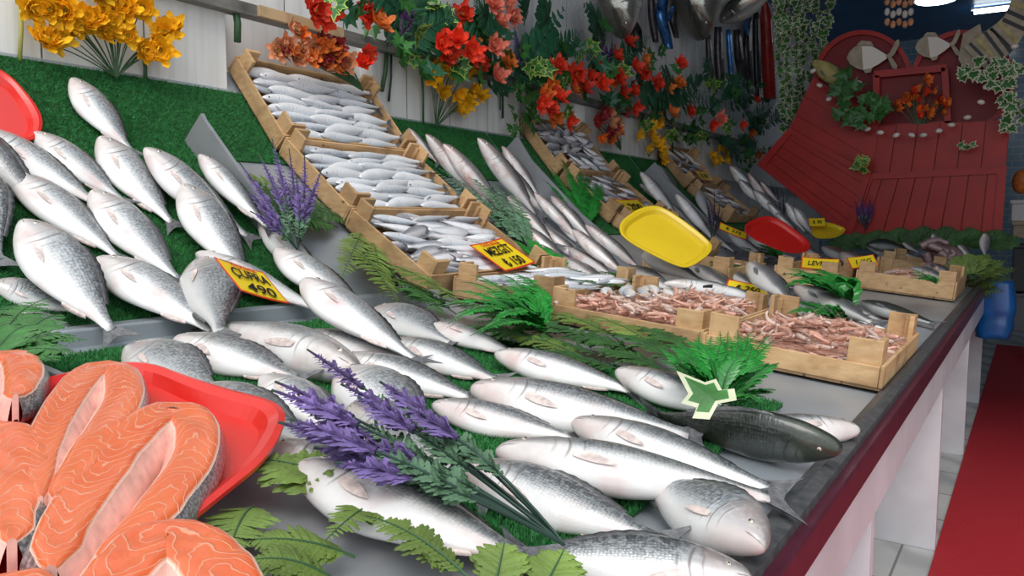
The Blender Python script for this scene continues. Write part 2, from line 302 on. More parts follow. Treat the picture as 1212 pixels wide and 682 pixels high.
# ------------------------------------------------------------------ object helpers
def tag(o, label=None, cat=None, group=None, kind=None):
    if label: o['label'] = label
    if cat: o['category'] = cat
    if group: o['group'] = group
    if kind: o['kind'] = kind
    return o
def empty(name, loc, label, cat, group=None):
    o = bpy.data.objects.new(name, None); C.objects.link(o); o.location = loc; o.empty_display_size = .05
    return tag(o, label, cat, group)
class MB:
    """collects verts and faces in world or local space"""
    def __init__(s): s.v = []; s.f = []; s.m = []; s.uv = []
    def add(s, vs, fs, m=0, uvs=None):
        k = len(s.v); s.v += [tuple(x) for x in vs]; s.f += [tuple(i+k for i in f) for f in fs]; s.m += [m]*len(fs)
        s.uv += uvs if uvs else [(0, 0)]*len(vs); return s
    def box(s, c, ex, ey, ez, m=0):   # centre and half-axis vectors
        c, ex, ey, ez = V(c), V(ex), V(ey), V(ez)
        vs = [c+ex*a+ey*b+ez*d for d in (-1, 1) for b in (-1, 1) for a in (-1, 1)]
        return s.add(vs, [(0, 2, 3, 1), (4, 5, 7, 6), (0, 1, 5, 4), (2, 6, 7, 3), (0, 4, 6, 2), (1, 3, 7, 5)], m)
    def bb(s, a, b, m=0):
        a, b = V(a), V(b); h = (b-a)/2
        return s.box((a+b)/2, (h.x, 0, 0), (0, h.y, 0), (0, 0, h.z), m)
    def tube(s, pts, rad, n=6, m=0):
        pts = [V(p) for p in pts]; L = len(pts); vs = []
        if not isinstance(rad, (list, tuple)): rad = [rad]*L
        t0 = (pts[1]-pts[0]).normalized(); ref = V((0, 0, 1)) if abs(t0.z) < .9 else V((1, 0, 0)); a = t0.cross(ref).normalized()
        for i, p in enumerate(pts):
            t = (pts[min(i+1, L-1)]-pts[max(i-1, 0)]).normalized(); a = (a-t*a.dot(t)).normalized(); b = t.cross(a)
            vs += [p+(a*math.cos(2*PI*k/n)+b*math.sin(2*PI*k/n))*rad[i] for k in range(n)]
        fs = [(i*n+k, i*n+(k+1) % n, (i+1)*n+(k+1) % n, (i+1)*n+k) for i in range(L-1) for k in range(n)]
        fs += [tuple(range(n))[::-1], tuple((L-1)*n+k for k in range(n))]
        return s.add(vs, fs, m)
    def prism(s, poly, d, m=0, mside=None):  # planar loop of points extruded by vector d
        n = len(poly); d = V(d); poly = [V(p) for p in poly]
        s.add(poly+[p+d for p in poly], [tuple(range(n))[::-1], tuple(n+i for i in range(n))], m)
        s.add(poly+[p+d for p in poly], [(i, (i+1) % n, n+(i+1) % n, n+i) for i in range(n)], m if mside is None else mside)
        return s
    def ball(s, c, r, m=0, n=8, sq=(1, 1, 1)):
        c = V(c); vs = []; R_ = n//2+1
        for i in range(R_+1):
            th = PI*i/R_
            for k in range(n):
                ph = 2*PI*k/n; vs.append(c+V((r*sq[0]*math.sin(th)*math.cos(ph), r*sq[1]*math.sin(th)*math.sin(ph), r*sq[2]*math.cos(th))))
        return s.add(vs, [(i*n+k, (i+1)*n+k, (i+1)*n+(k+1) % n, i*n+(k+1) % n) for i in range(R_) for k in range(n)], m)
    def mesh(s, name, mats, smooth=False, uv=False):
        me = bpy.data.meshes.new(name); me.from_pydata(s.v, [], s.f)
        for m in (mats if isinstance(mats, (list, tuple)) else [mats]): me.materials.append(m)
        me.polygons.foreach_set('material_index', s.m)
        if smooth: me.polygons.foreach_set('use_smooth', [True]*len(s.f))
        if uv:
            l = me.uv_layers.new(name='UVMap'); idx = np.zeros(len(me.loops), dtype=np.int32); me.loops.foreach_get('vertex_index', idx)
            l.data.foreach_set('uv', np.array(s.uv, dtype=np.float32)[idx].ravel())
        me.update(); return me
    def build(s, name, mats, parent=None, origin=None, smooth=False, uv=False, bevel=0):
        """origin: world point subtracted from the verts so the object stands there"""
        if origin is None and parent is not None and parent.type == 'EMPTY' and not parent.get('local'): origin = parent.location
        if origin is not None:
            o0 = V(origin); s.v = [tuple(V(p)-o0) for p in s.v]
        o = bpy.data.objects.new(name, s.mesh(name, mats, smooth, uv)); C.objects.link(o)
        if parent is not None: o.parent = parent
        elif origin is not None: o.location = origin
        if bevel:
            b = o.modifiers.new('bevel', 'BEVEL'); b.width = bevel; b.segments = 2; b.limit_method = 'ANGLE'
        return o
def struct(o): o['kind'] = 'structure'; return o
def lerp(a, b, t): return a+(b-a)*t
def bez(a, b, c, n): return [(a*(1-t)**2 + b*2*t*(1-t) + c*t*t) for t in [i/n for i in range(n+1)]]
def frame_mat(o, x, y, z):
    m = Matrix((x, y, z)).transposed().to_4x4(); m.translation = o; return m

# ------------------------------------------------------------------ setting
YE = 6.3
struct(MB().bb((-2.6, -3, -.05), (4, 11, 0)).build('floor', M['marblef']))
struct(MB().bb((WX-.12, -2.5, 0), (WX, 10.9, 3.4)).build('wall_left', M['wall']))
for y0, y1 in ((-2.5, 1.64), (2.34, 3.44), (4.16, 5.26), (5.94, 10.8)): struct(MB().bb((WX-.01, y0, 1.42), (WP, y1, 1.79)).build('baseboard_left', M['wall']))
struct(MB().bb((WX-.12, 10.8, 0), (3.2, 10.9, 3.4)).build('wall_back', M['tiles']))
struct(MB().bb((3.1, 1.5, 0), (3.2, 10.8, 3.4)).build('wall_right', M['grey']))
struct(MB().bb((WX-.12, 1.9, 3.3), (3.2, 10.9, 3.4)).build('ceiling', M['ceil']))
tag(MB().bb((-.205, -2, .0005), (.95, 7.6, .008)).build('carpet_runner', M['carpet']), 'long ribbed red carpet runner laid on the marble floor beside the fish stall', 'carpet')

# the stall: one built-in counter with steel display trays
st = empty('fish_counter', (-.9, 2, 0), 'long built-in fish counter with stainless display trays, maroon edge and white marble front', 'counter')
b = MB()
Y0, Y1 = -1.2, 6.1
b.prism([tr(-.235, Y0), tr(-1.47, Y0), tr(-1.47, Y0, -.03), tr(-.235, Y0, -.03)], (0, Y1-Y0, 0))
b.build('display_tray', M['steel'], st)
b = MB(); KN = [V((x, Y0, z)) for x, z in PRF]
b.prism(KN+[p+V((-.01, 0, -.035)) for p in KN[::-1]], (0, Y1-Y0, 0)).build('sloped_back_tray', M['steel'], st)
MB().prism([(-.205, Y0, .712), (-.222, Y0, .716), (-.24, Y0, .708), (-.24, Y0, .67), (-.205, Y0, .67)], (0, Y1-Y0, 0)).build('rim', M['rim'], st)
MB().bb((-.208, Y0, .655), (-.19, Y1, .7)).build('maroon_edge', M['maroon'], st, bevel=.003)
MB().bb((-.24, Y0, .55), (-.2, Y1, .657)).build('apron', M['marble'], st)
for y in (.15, 1.42, 2.70, 3.9, 5.1):
    MB().bb((-1.3, y, 0), (-.208, y+.035, .56)).build('leg_panel', M['marble'], st)
MB().bb((-1.34, Y0, 0), (-1.3, Y1, .75)).build('rear_panel', M['marble'], st)
# low steel kerb along the foot of the slope
MB().bb((-1.49, Y0, .80), (-1.43, 1.72, .853)).build('tray_kerb', M['steel'], st, bevel=.004)
# partitions standing on the slope
def partition(y, a0, a1, h0, h1):
    ks = [a0]+[g[0] for g in SEG if a0 < g[0] < a1]+[a1]; f = lambda a: h0+(h1-h0)*(a-a0)/(a1-a0)
    b = MB(); nk = len(ks); pts = [sl(a, y, 0) for a in ks]+[sl(a, y, f(a)) for a in ks]; d = V((0, .006, 0))
    vs = [p-d for p in pts]+[p+d for p in pts]; m_ = 2*nk
    for k in range(nk-1): b.add([], [])
    fs = []
    for k in range(nk-1): fs += [(k, k+1, nk+k+1, nk+k), (m_+k, m_+nk+k, m_+nk+k+1, m_+k+1), (nk+k, nk+k+1, m_+nk+k+1, m_+nk+k), (k, m_+k, m_+k+1, k+1)]
    fs += [(0, nk, m_+nk, m_), (nk-1, m_+nk-1, m_+2*nk-1, 2*nk-1)]
    b.add(vs, fs).build('partition', M['steelw'], st)
partition(1.36, .03, .80, .04, .12)
partition(3.12, .03, .92, .05, .13)
partition(4.75, .03, .9, .05, .12)
# the partition between the foreground tray and the fish tray
MB().bb((-1.42, .535, .72), (-.24, .55, .76)).v
MB().prism([tr(-.24, .535, 0), tr(-1.42, .535, 0), tr(-1.42, .535, .03), tr(-.24, .535, .03)], (0, .012, 0)).build('partition', M['steelw'], st)
MB().prism([tr(-.3, -1, .002), tr(-1.42, -1, .002), tr(-1.42, -1, .027), tr(-.3, -1, .027)], (0, 1.53, 0)).build('raised_tray', M['steelw'], st, bevel=.003)

# pipe and drawers seen under the counter
tag(MB().tube([(-.3, 1.5, 0), (-.3, 1.5, .55)], .018, 12).build('drain_pipe', M['plast'], origin=(-.3, 1.5, 0), smooth=True), 'white plastic drain pipe rising behind the nearest marble leg panel', 'pipe')
t = empty('drawer_unit', (-.3, 4.2, 0), 'slim white drawer unit standing under the counter past the second marble leg', 'drawer unit')
MB().bb((-.7, 4.05, .03), (-.28, 4.45, .53)).build('body', M['white'], t, bevel=.004)
for k in range(3):
    d = MB().bb((-.28, 4.07, .05+k*.16), (-.262, 4.43, .19+k*.16)).build('drawer', M['white'], t, bevel=.003)
    MB().bb((-.262, 4.2, .11+k*.16), (-.25, 4.3, .125+k*.16)).build('handle', M['plast'], d, origin=t.location)

# ------------------------------------------------------------------ turf
def turf(name, bends, y0, y1, n, seed, label):
    """bends: list of surface frames (origin, dir, normal, u0, u1) sharing a backing and blades"""
    r = np.random.default_rng(seed); tot = sum(q[4]-q[3] for q in bends)
    root = empty(name, bends[0][0]+bends[0][1]*bends[0][3]+YA*(y0+y1)/2, label, 'artificial grass')
    b = MB(); VS = []
    for o, d, nn, u0, u1 in bends:
        g = lambda u, y, h: o+d*u+YA*y+nn*h
        b.add([g(u0, y0, .001), g(u1, y0, .001), g(u1, y1, .001), g(u0, y1, .001), g(u0, y0, .005), g(u1, y0, .005), g(u1, y1, .005), g(u0, y1, .005)],
          [(0, 1, 2, 3), (7, 6, 5, 4), (0, 4, 5, 1), (1, 5, 6, 2), (2, 6, 7, 3), (3, 7, 4, 0)])
        k = int(n*(u1-u0)/tot); u = r.uniform(u0, u1, k); v = r.uniform(y0, y1, k); a = r.uniform(0, 2*PI, k); h = r.uniform(.006, .0115, k); w = .0011
        U, W, N = np.array(d), np.array(YA), np.array(nn)
        base = np.array(o)+u[:, None]*U+v[:, None]*W+.004*N; dx = (np.cos(a)[:, None]*U+np.sin(a)[:, None]*W)*w
        lean = (r.normal(0, .4, k)[:, None]*U+r.normal(0, .4, k)[:, None]*W)*h[:, None]
        VS.append(np.stack([base-dx, base+dx, base+lean+N*h[:, None]], 1).reshape(-1, 3))
    b.build('backing', M['turf'], root); vs = np.concatenate(VS)-np.array(root.location); n = len(vs)//3
    me = bpy.data.meshes.new('grass'); me.vertices.add(3*n); me.vertices.foreach_set('co', vs.ravel()); me.loops.add(3*n); me.loops.foreach_set('vertex_index', np.arange(3*n, dtype=np.int32))
    me.polygons.add(n); me.polygons.foreach_set('loop_start', np.arange(0, 3*n, 3, dtype=np.int32)); me.polygons.foreach_set('loop_total', np.full(n, 3, dtype=np.int32)); me.materials.append(M['blade']); me.update(); me.validate()
    g = bpy.data.objects.new('grass_blades', me); C.objects.link(g); g.parent = root; g['kind'] = 'stuff'
def bends(a0, a1): return [(g[1], g[2], g[3], max(0, a0-g[0]), min(g[4], a1-g[0])) for g in SEG if g[0] < a1 and g[0]+g[4] > a0]
turf('turf_mat', bends(.02, LSL), -.6, 1.36, 270000, 1, 'green artificial turf mat on the steep back slope under the sea breams')
turf('turf_mat', [(V((0, 0, FR.z+FR.x*S1)), V((-1, 0, S1)), N1, .36, 1.37)], .56, 1.40, 150000, 2, 'green artificial turf mat on the low front tray under the sea basses')
turf('turf_mat', bends(.72, LSL), 1.36, 3.11, 60000, 3, 'strip of green turf along the top of the slope behind the first crates')
turf('turf_mat', bends(.3, LSL), 3.13, 4.74, 60000, 4, 'green turf on the slope between the second and third crate columns')
turf('turf_mat', bends(.3, LSL), 4.77, 6.1, 20000, 5, 'small stretch of green turf at the dim far end of the slope')

# perforated black mat
b = MB(); 
for i in range(15): b.box(tr(-.37-i*.012, .80, .004), (.0015, 0, 0), (0, .13, 0), (0, 0, .0015))
for i in range(22): b.box(tr(-.454, .675+i*.012, .004), (.086, 0, -.0086), (0, .0015, 0), (0, 0, .0015))
tag(b.build('drain_mat', M['mesh'], origin=tr(-.45, .8)), 'black perforated plastic drain mat showing between basses near the counter rim', 'mat')

# ------------------------------------------------------------------ fish
T_ = [0, .02, .06, .12, .2, .3, .42, .55, .68, .8, .88, .93]
PR = {
 'bream': ([.014, .052, .095, .14, .18, .2, .19, .155, .105, .058, .036, .036], [.012, .038, .068, .105, .14, .168, .17, .142, .096, .05, .032, .034], [.01, .03, .046, .06, .068, .072, .068, .055, .038, .024, .013, .006]),
 'bass': ([.012, .037, .06, .084, .108, .126, .13, .113, .083, .053, .037, .038], [.012, .034, .056, .08, .104, .124, .128, .107, .072, .044, .033, .036], [.01, .032, .048, .062, .072, .078, .076, .064, .046, .029, .016, .007]),
 'slim': ([.008, .026, .042, .056, .066, .076, .078, .07, .052, .034, .024, .026], [.004, .016, .032, .052, .068, .08, .082, .07, .048, .028, .022, .024], [.003, .016, .03, .045, .055, .06, .06, .05, .036, .022, .012, .006])}
def pr(arr, t):
    for i in range(len(T_)-1):
        if t <= T_[i+1]:
            k = (t-T_[i])/(T_[i+1]-T_[i]); p0 = arr[max(i-1, 0)]; p1 = arr[i]; p2 = arr[i+1]; p3 = arr[min(i+2, len(arr)-1)]
            m1 = (p2-p0)/(T_[i+1]-T_[max(i-1, 0)])*(T_[i+1]-T_[i]); m2 = (p3-p1)/(T_[min(i+2, len(arr)-1)]-T_[i])*(T_[i+1]-T_[i])
            return (2*k**3-3*k*k+1)*p1+(k**3-2*k*k+k)*m1+(-2*k**3+3*k*k)*p2+(k**3-k*k)*m2
    return arr[-1]
def fish_pt(L, t, y, z, bend, zb):
    """head at +x; bend curves the body in its plane, zb lifts or drops the ends"""
    x = L*(.5-t); c = (t-.5)
    return V((x, y + bend*L*(c*c-.08), z + zb*L*(c*c)))
def body_mb(shape, L, w=1, bend=0, zb=0, nt=34, na=20, eye=None, thick=1):
    up, dn, th = PR[shape]; b = MB(); vs = []; uv = []
    for i in range(nt+1):
        t = .93*(i/nt)**1.15
        U_, D_, H_ = pr(up, t)*L*w, pr(dn, t)*L*w, pr(th, t)*L*thick
        for k in range(na):
            a = 2*PI*k/na; ca, sa = math.cos(a), math.sin(a)
            y = (U_ if ca > 0 else D_)*ca; z = H_*sa*(1-.12*ca*ca)
            gu = .215+.035*(1-((.5+.5*ca-.45)*2.4)**2)
            if nt > 20: z *= (1+.05*max(0, 1-abs(t-gu+.012)/.06)) if t < gu else 1-.03*max(0, 1-(t-gu)/.05)
            nzv = 1+.02*noise.noise(V((t*9, ca*2, L*40+sa)))
            y *= nzv; z *= nzv
            vs.append(fish_pt(L, t, y, z, bend, zb)); uv.append((t, .5+.5*math.copysign(abs(ca)**.9, ca)))
    fs = [(i*na+k, i*na+(k+1) % na, (i+1)*na+(k+1) % na, (i+1)*na+k) for i in range(nt) for k in range(na)]
    fs += [tuple(range(na))[::-1], tuple(nt*na+k for k in range(na))]
    b.add(vs, fs, 0, uv); return b
def tail_mb(L, w, bend, zb, m=0, b=None, spread=.12, size=1):
    b = b or MB(); n = 8; vs = []
    for s in (1, -1):
        for k in range(n+1):
            a = k/n*2-1; r0 = .9; r1 = r0+.035+.1*size*(.45+.55*abs(a)**1.3)
            vs.append(fish_pt(L, r0, a*.03*L*w, s*.0016, bend, zb)); vs.append(fish_pt(L, (r0+r1)/2, a*.07*L*w*size**.5, s*.001+.0015*(k % 2), bend, zb)); vs.append(fish_pt(L, r1, a*spread*L*w*size**.5, s*.0004, bend, zb))
    fs = []
    for s in (0, 1):
        o = s*(n+1)*3
        for k in range(n):
            for j in (0, 1):
                q = (o+k*3+j, o+k*3+j+1, o+(k+1)*3+j+1, o+(k+1)*3+j); fs.append(q if s else q[::-1])
    b.add(vs, fs, m); return b
CATS = {'bream': 'fish', 'greybream': 'fish', 'bass': 'fish', 'darkbass': 'fish', 'mullet': 'fish', 'greyfish': 'fish'}
NM = {'bream': 'sea_bream', 'greybream': 'sea_bream', 'bass': 'sea_bass', 'darkbass': 'sea_bass', 'mullet': 'mullet', 'greyfish': 'whole_fish'}
SH = {'bream': 'bream', 'greybream': 'bream', 'bass': 'bass', 'darkbass': 'bass', 'mullet': 'slim', 'greyfish': 'bass'}
FL = []
def fish3(kind, H, T, n, label, s=1, roll=10, bend=0, w=1, zb=0, group=None, tail=1, thick=1, lod=0):
    """a whole fish from its snout H to its tail end T on a surface with normal n"""
    L = (H-T).length; x = (H-T)/L; n = (n-x*n.dot(x)).normalized(); D = n.cross(x)*(-s)
    r = math.radians(roll); dz = (D*math.cos(r)-n*math.sin(r)).normalized(); z = (n*math.cos(r)+D*math.sin(r)).normalized()
    # right-handed: x, y=dorsal, z=side; mirror the side if needed
    if x.cross(dz).dot(z) < 0: z = x.cross(dz)
    shape = SH[kind]; me = M[kind]
    nt, na = ((34, 20) if not lod else (18, 12))
    o = bpy.data.objects.new(NM[kind], body_mb(shape, L, w, bend, zb, nt, na, thick=thick).mesh(NM[kind], me, True, True)); C.objects.link(o)
    o.matrix_world = frame_mat((H+T)/2, x, dz, z); tag(o, label, 'fish', group)
    up_z = z.dot(n) > 0; sg = 1 if up_z else -1
    def part(mb, name, mt, parent=o, sm=True, uv=False):
        p = bpy.data.objects.new(name, mb.mesh(name, mt, sm, uv)); C.objects.link(p); p.parent = parent; return p
    if tail: part(tail_mb(L, w, bend, zb, size=tail), 'tail_fin', M['fin'])
    up, dn, th = PR[shape]
    if lod < 2:
        # eye
        for sd in ((sg,) if abs(roll) < 50 else (1, -1)):
            te = .095; e = fish_pt(L, te, pr(up, te)*L*w*.32, pr(th, te)*L*thick*.86*sd, bend, zb); r_ = L*(.017 if shape == 'bream' else .014)
            eo = part(MB().ball(e, r_, n=12, sq=(1, 1, .55)), 'eye', M['iris']); part(MB().ball(e+V((0, 0, r_*.22*sd)), r_*.62, n=10, sq=(1, 1, .6)), 'pupil', M['pupil'], eo)
        # pectoral fin: a folded blade behind the gill cover
        b = MB(); n_ = 9; vs = []
        for k in range(n_+1):
            a = k/n_; tt = .262+.15*a; wd = .019*math.sin(PI*min(1, a*.8+.2))**.8*(1-.15*a)
            for j in range(4):
                yy = L*w*(-.045-.03*a+wd*(j/3*2-1)*(1 if shape != 'slim' else .6))
                zz = (pr(th, tt)*L*thick*math.sqrt(max(.1, 1-(yy/(pr(dn, tt)*L*w))**2))+.0008+.0006*(j % 2)+.0022*a)*sg
                vs.append(fish_pt(L, tt, yy, zz, bend, zb))
        b.add(vs, [(k*4+j, k*4+j+1, (k+1)*4+j+1, (k+1)*4+j) for k in range(n_) for j in range(3)])
        part(b, 'pectoral_fin', M['finpale'] if kind not in ('darkbass', 'greyfish') else M['fin'])
        # dorsal fin, half folded
        b = MB(); vs = []; n_ = 14
        for k in range(n_+1):
            t = .3+.45*k/n_; y0 = pr(up, t)*L*w; hh = L*(.022 if shape != 'bream' else .026)*math.sin(PI*(.12+.8*k/n_))**.6*(1 if k % 2 else .8)
            for z_ in (.0014, -.0014): vs.append(fish_pt(L, t, y0*.96, z_, bend, zb))
            vs.append(fish_pt(L, t+.02, y0+hh, 0, bend, zb))
        fs = []
        for k in range(n_): a = k*3; fs += [(a, a+3, a+5, a+2), (a+1, a+2, a+5, a+4)]
        part(b.add(vs, fs), 'dorsal_fin', M['fin'])
        # anal fin
        b = MB(); vs = []; n_ = 6
        for k in range(n_+1):
            t = .64+.14*k/n_; y0 = -pr(dn, t)*L*w; hh = L*.02*math.sin(PI*(.15+.7*k/n_))
            for z_ in (.0012, -.0012): vs.append(fish_pt(L, t, y0*.96, z_, bend, zb))
            vs.append(fish_pt(L, t+.025, y0-hh, 0, bend, zb))
        fs = []
        for k in range(n_): a = k*3; fs += [(a, a+3, a+5, a+2), (a+1, a+2, a+5, a+4)]
        part(b.add(vs, fs), 'anal_fin', M['finpale'] if kind in ('bream', 'bass', 'mullet') else M['fin'])
    FL.append((label, round(L, 2)))
    return o
ROLL = dict(bream=22, greybream=20, bass=42, darkbass=0, mullet=48, greyfish=30)
WS = dict(bream=.86, greybream=.84, bass=1.14, mullet=1.25, darkbass=1.15)
YF = 5.7; NF = V((.3, -.75, .6)).normalized()
def fish(kind, hx, hy, tx, ty, label, s=1, roll=10, lay=0, maxL=None, **k):
    roll = roll-ROLL[kind]; k['w'] = k.get('w', 1)*WS.get(kind, 1)
    g = hit(hx, hy, BD, N1); L0 = min(.37, (S(hx, hy)[0]-S(tx, ty)[0]).length)
    off = L0*PR[SH[kind]][2][5]*k.get('thick', 1)*(1+.35*abs(math.sin(math.radians(roll)))) + .006 + lay
    H, n1 = S(hx, hy, off); T, n2 = S(tx, ty, off*.55+lay*.4)
    if T.y > YF or (T-CAM).dot(FW) < 0: T = atY(tx, ty, YF); n2 = NF
    if H.y > YF or (H-CAM).dot(FW) < 0: H = atY(hx, hy, YF-.05); n1 = NF
    mx = maxL or (.37 if SH[kind] != 'slim' else .33)
    if (H-T).length > mx:      # the head rests on the heap: nearer along its own sight line
        d = ray(hx, hy).normalized(); q = CAM-T; bb_ = q.dot(d); cc = q.dot(q)-mx*mx; ds = bb_*bb_-cc
        H = CAM+d*min((H-CAM).length, -bb_+(math.sqrt(ds) if ds > 0 else 0))
    n = (n1+n2).normalized()
    return fish3(kind, H, T, n, label, s, roll, **k)

BL = 'on the steep turf slope'
# --- sea breams on the steep turf
fish('bream', 82, 93, 160, 186, 'silver sea bream lying alone highest on the turf slope, under the yellow flowers', bend=.12, w=1.05)
fish('bream', -30, 152, 128, 250, 'big silver sea bream touching the red tray at the top of the turf', roll=14)
fish('bream', 38, 157, 152, 243, 'silver sea bream right of the red tray with its tail under its neighbours', bend=.05)
fish('bream', 115, 163, 208, 272, 'slender-tailed sea bream below the topmost one, its tail on bare turf', bend=.1)
fish('bream', 168, 177, 300, 288, 'sea bream with its head on bare turf, third in the upper row', bend=.14)
fish('bream', 234, 184, 322, 276, 'narrow white sea bream at the foot of the steel partition, half under fern leaves', w=.7, bend=.05, lay=.035)
fish('bream', 12, 204, 150, 312, 'sea bream with a pink-red gill slit in the second row of the turf', roll=16, bend=-.03)
fish('bream', 106, 227, 218, 340, 'sea bream in the middle of the turf with its tail ending above the grey ledge', bend=.07)
fish('bream', 213, 219, 300, 342, 'sea bream whose tail points at the yellow price tag on the turf', bend=.1, w=1.05)
fish('bream', 24, 262, 140, 402, 'large sea bream with a visible eye nearest the red tray of salmon', roll=4, bend=.04, w=1.02)
fish('bream', 116, 306, 262, 398, 'plump sea bream resting its dark tail over the grey ledge', bend=-.05, w=1.05)
fish('greybream', -52, 190, 2, 318, 'grey scaly sea bream cut off by the left edge of the photo', w=1.1, roll=-5)
fish('greyfish', -60, 130, 62, 262, 'blue-grey fish whose dark tail lies on the turf beside the big bream', roll=0, w=.8)
fish('greybream', -10, 335, 100, 372, 'dull grey sea bream with its eye showing, behind the fern leaves at far left', roll=-8, s=1, w=1.15)
fish('greybream', 20, 372, 105, 400, 'scaly grey bream flank between the far-left fern and the salmon tray', roll=-6, w=1.1)
fish('greybream', 238, 308, 262, 400, 'grey sea bream with its dark head pointing up beside the yellow tag', roll=-4, w=1.15, bend=-.05, lay=.012)
fish('bream', 232, 300, 392, 374, 'pale-bellied sea bream under the yellow price tag on the turf', roll=24, w=.95)
fish('bream', 305, 262, 398, 352, 'sea bream lying highest behind the fern sprig next to the crates', w=.85, bend=.08)
fish('bream', 323, 296, 442, 374, 'sea bream just below the fern sprig, its head beside the price tag', w=.95, bend=.08, lay=.01)
fish('bream', 356, 333, 500, 432, 'big bright sea bream hanging over the foot of the slope', roll=16, w=.92, bend=.05, lay=.025)
# --- front tray, back rows
fish('greybream', 150, 412, 268, 470, 'scaly grey sea bream just behind the red salmon tray', roll=-6, w=1.15)
fish('bass', 207, 402, 362, 452, 'sea bass with a brown vent spot, first behind the salmon tray', roll=18, w=1.05)
fish('bass', 425, 442, 243, 380, 'sea bass turned the other way with its tail fin under a bream tail', roll=16, s=-1, w=.68, maxL=.33)
fish('bass', 358, 396, 498, 432, 'sea bass lying across the foot of the slope, head against the big bright bream', roll=14, w=.95, lay=.01)
fish('greybream', 444, 366, 540, 408, 'small round grey sea bream alone by the fern below the crates', roll=-4, w=1.1)
fish('bream', 508, 386, 624, 424, 'sea bream below the bright green fern, tail touching a bass head', roll=12, w=.9)
fish('bass', 461, 405, 596, 453, 'sea bass between the round grey bream and the turf edge', roll=14, w=.95)
fish('bass', 402, 424, 568, 474, 'long sea bass right behind the tip of the lavender bunch', roll=16, w=.95)
fish('bass', 586, 419, 762, 466, 'sea bass parallel to the dark fern band, furthest back on the front turf', roll=20, w=.92)
fish('bream', 310, 448, 420, 520, 'sea bream with only its head out from behind the purple flowers', roll=10, w=.95)
fish('bream', 403, 440, 520, 530, 'round sea bream with its back against the lavender stems', roll=2, w=1.1)
fish('greybream', 230, 462, 378, 530, 'grey sea bream half hidden by the corner of the red salmon tray', roll=-6, w=1.05)
# --- front tray, main basses
fish('bass', 557, 460, 836, 520, 'sea bass with an orange vent spot lying in the middle of the front turf', roll=20, w=.98, bend=.03)
fish('bass', 511, 480, 690, 522, 'sea bass with a pink fin at the centre of the front turf', roll=20, w=1.02, bend=.04)
fish('bass', 728, 440, 905, 500, 'sea bass whose head rests by the variegated ivy leaf', roll=20, w=.98, bend=.05, lay=.008)
fish('bass', 677, 500, 930, 585, 'long white sea bass reaching towards the counter rim, ahead of the dark fish', roll=26, w=1.0, bend=.02)
fish('bass', 587, 533, 935, 592, 'longest white sea bass with a dark tail beside the rim, second from the front edge', roll=28, w=.85, bend=-.03, lay=.012)
fish('bass', 546, 553, 800, 650, 'big sea bass with a yellow-grey cheek in front of the perforated mat', roll=14, w=1.02, bend=.03)
fish('darkbass', 997, 532, 765, 492, 'dark olive sea bass lying on its belly with its black back up', s=1, roll=-62, w=1.05, bend=.02, lay=.004, thick=1.2)
fish('bass', 1016, 508, 815, 512, 'white-bellied sea bass with its head against the counter rim behind the dark one', s=-1, roll=30, w=.9, bend=-.05)
fish('greybream', 905, 648, 752, 560, 'large bream with a big eye, head down at the counter rim', s=-1, roll=-12, w=1.2, lay=.01, thick=1.4)
fish('bass', 890, 684, 596, 654, 'sea bass in the very front with its snout at the rim and eye showing', s=-1, roll=6, w=.95, bend=-.02, lay=.0)
fish('bass', 352, 552, 640, 672, 'large white sea bass lying beneath the lavender bunch by the steel partition', roll=34, w=1.15, bend=.04, lay=.03)
fish('bass', 318, 528, 520, 610, 'sea bass mostly hidden under the lavender flowers', roll=14, w=.95)
fish('bass', 415, 482, 590, 590, 'sea bass crossed by the green lavender stems, its flank showing on both sides', roll=4, w=1.0)

# --- long fish laid in rows on the slope between the first two crate columns
MU = [(504,159,572,240),(525,170,602,258),(483,152,520,196),(566,163,640,262),(583,183,650,258),(594,173,642,238),(618,187,672,246),
      (600,232,662,296),(632,228,690,288),(652,232,706,290),(560,225,612,280),(575,262,640,306),(610,262,678,318),(640,268,700,318),(660,262,718,308),
      (693,266,762,322),(677,272,745,330),(672,294,730,330),(664,306,722,340),(545,250,600,300),(636,290,690,330)]
ML = ['mullet standing highest under the wall, just right of the first crate column', 'mullet second in the top row of slim fish', 'mullet half behind the rim of the topmost crate',
      'mullet with its raised head at the centre of the top row of slim fish', 'mullet tucked behind the raised-head mullet in the top row', 'mullet with its head just below the turf edge in the top row',
      'mullet at the right end of the top row beside the steel partition', 'mullet starting the middle row, head over a pink belly', 'mullet with a pink belly in the centre of the middle row', 'mullet with a pink belly at the partition end of the middle row',
      'mullet in the middle row behind the grey-green fern', 'mullet low on the slope between two dark fern tufts', 'mullet under the pink-bellied ones in the lower row', 'mullet lying aslant in the lower row', 'mullet beside the bright green fern plume, lower row',
      'mullet pointing its tail at the yellow tray', 'mullet in the bottom row left of the one by the yellow tray', 'mullet in the bottom row crossing the foot of the slope', 'short mullet lowest of all above the shrimp crate', 'mullet mostly under the dusty fern by the crate side', 'mullet between the green fern and the bottom row']
for i, (a, b_, c, d) in enumerate(MU):
    fish('mullet', a, b_, c, d, ML[i], roll=12+(i % 3)*6, w=1.05, bend=rnd.uniform(-.06, .08), lay=.004*(i % 3), lod=1, thick=1.1)

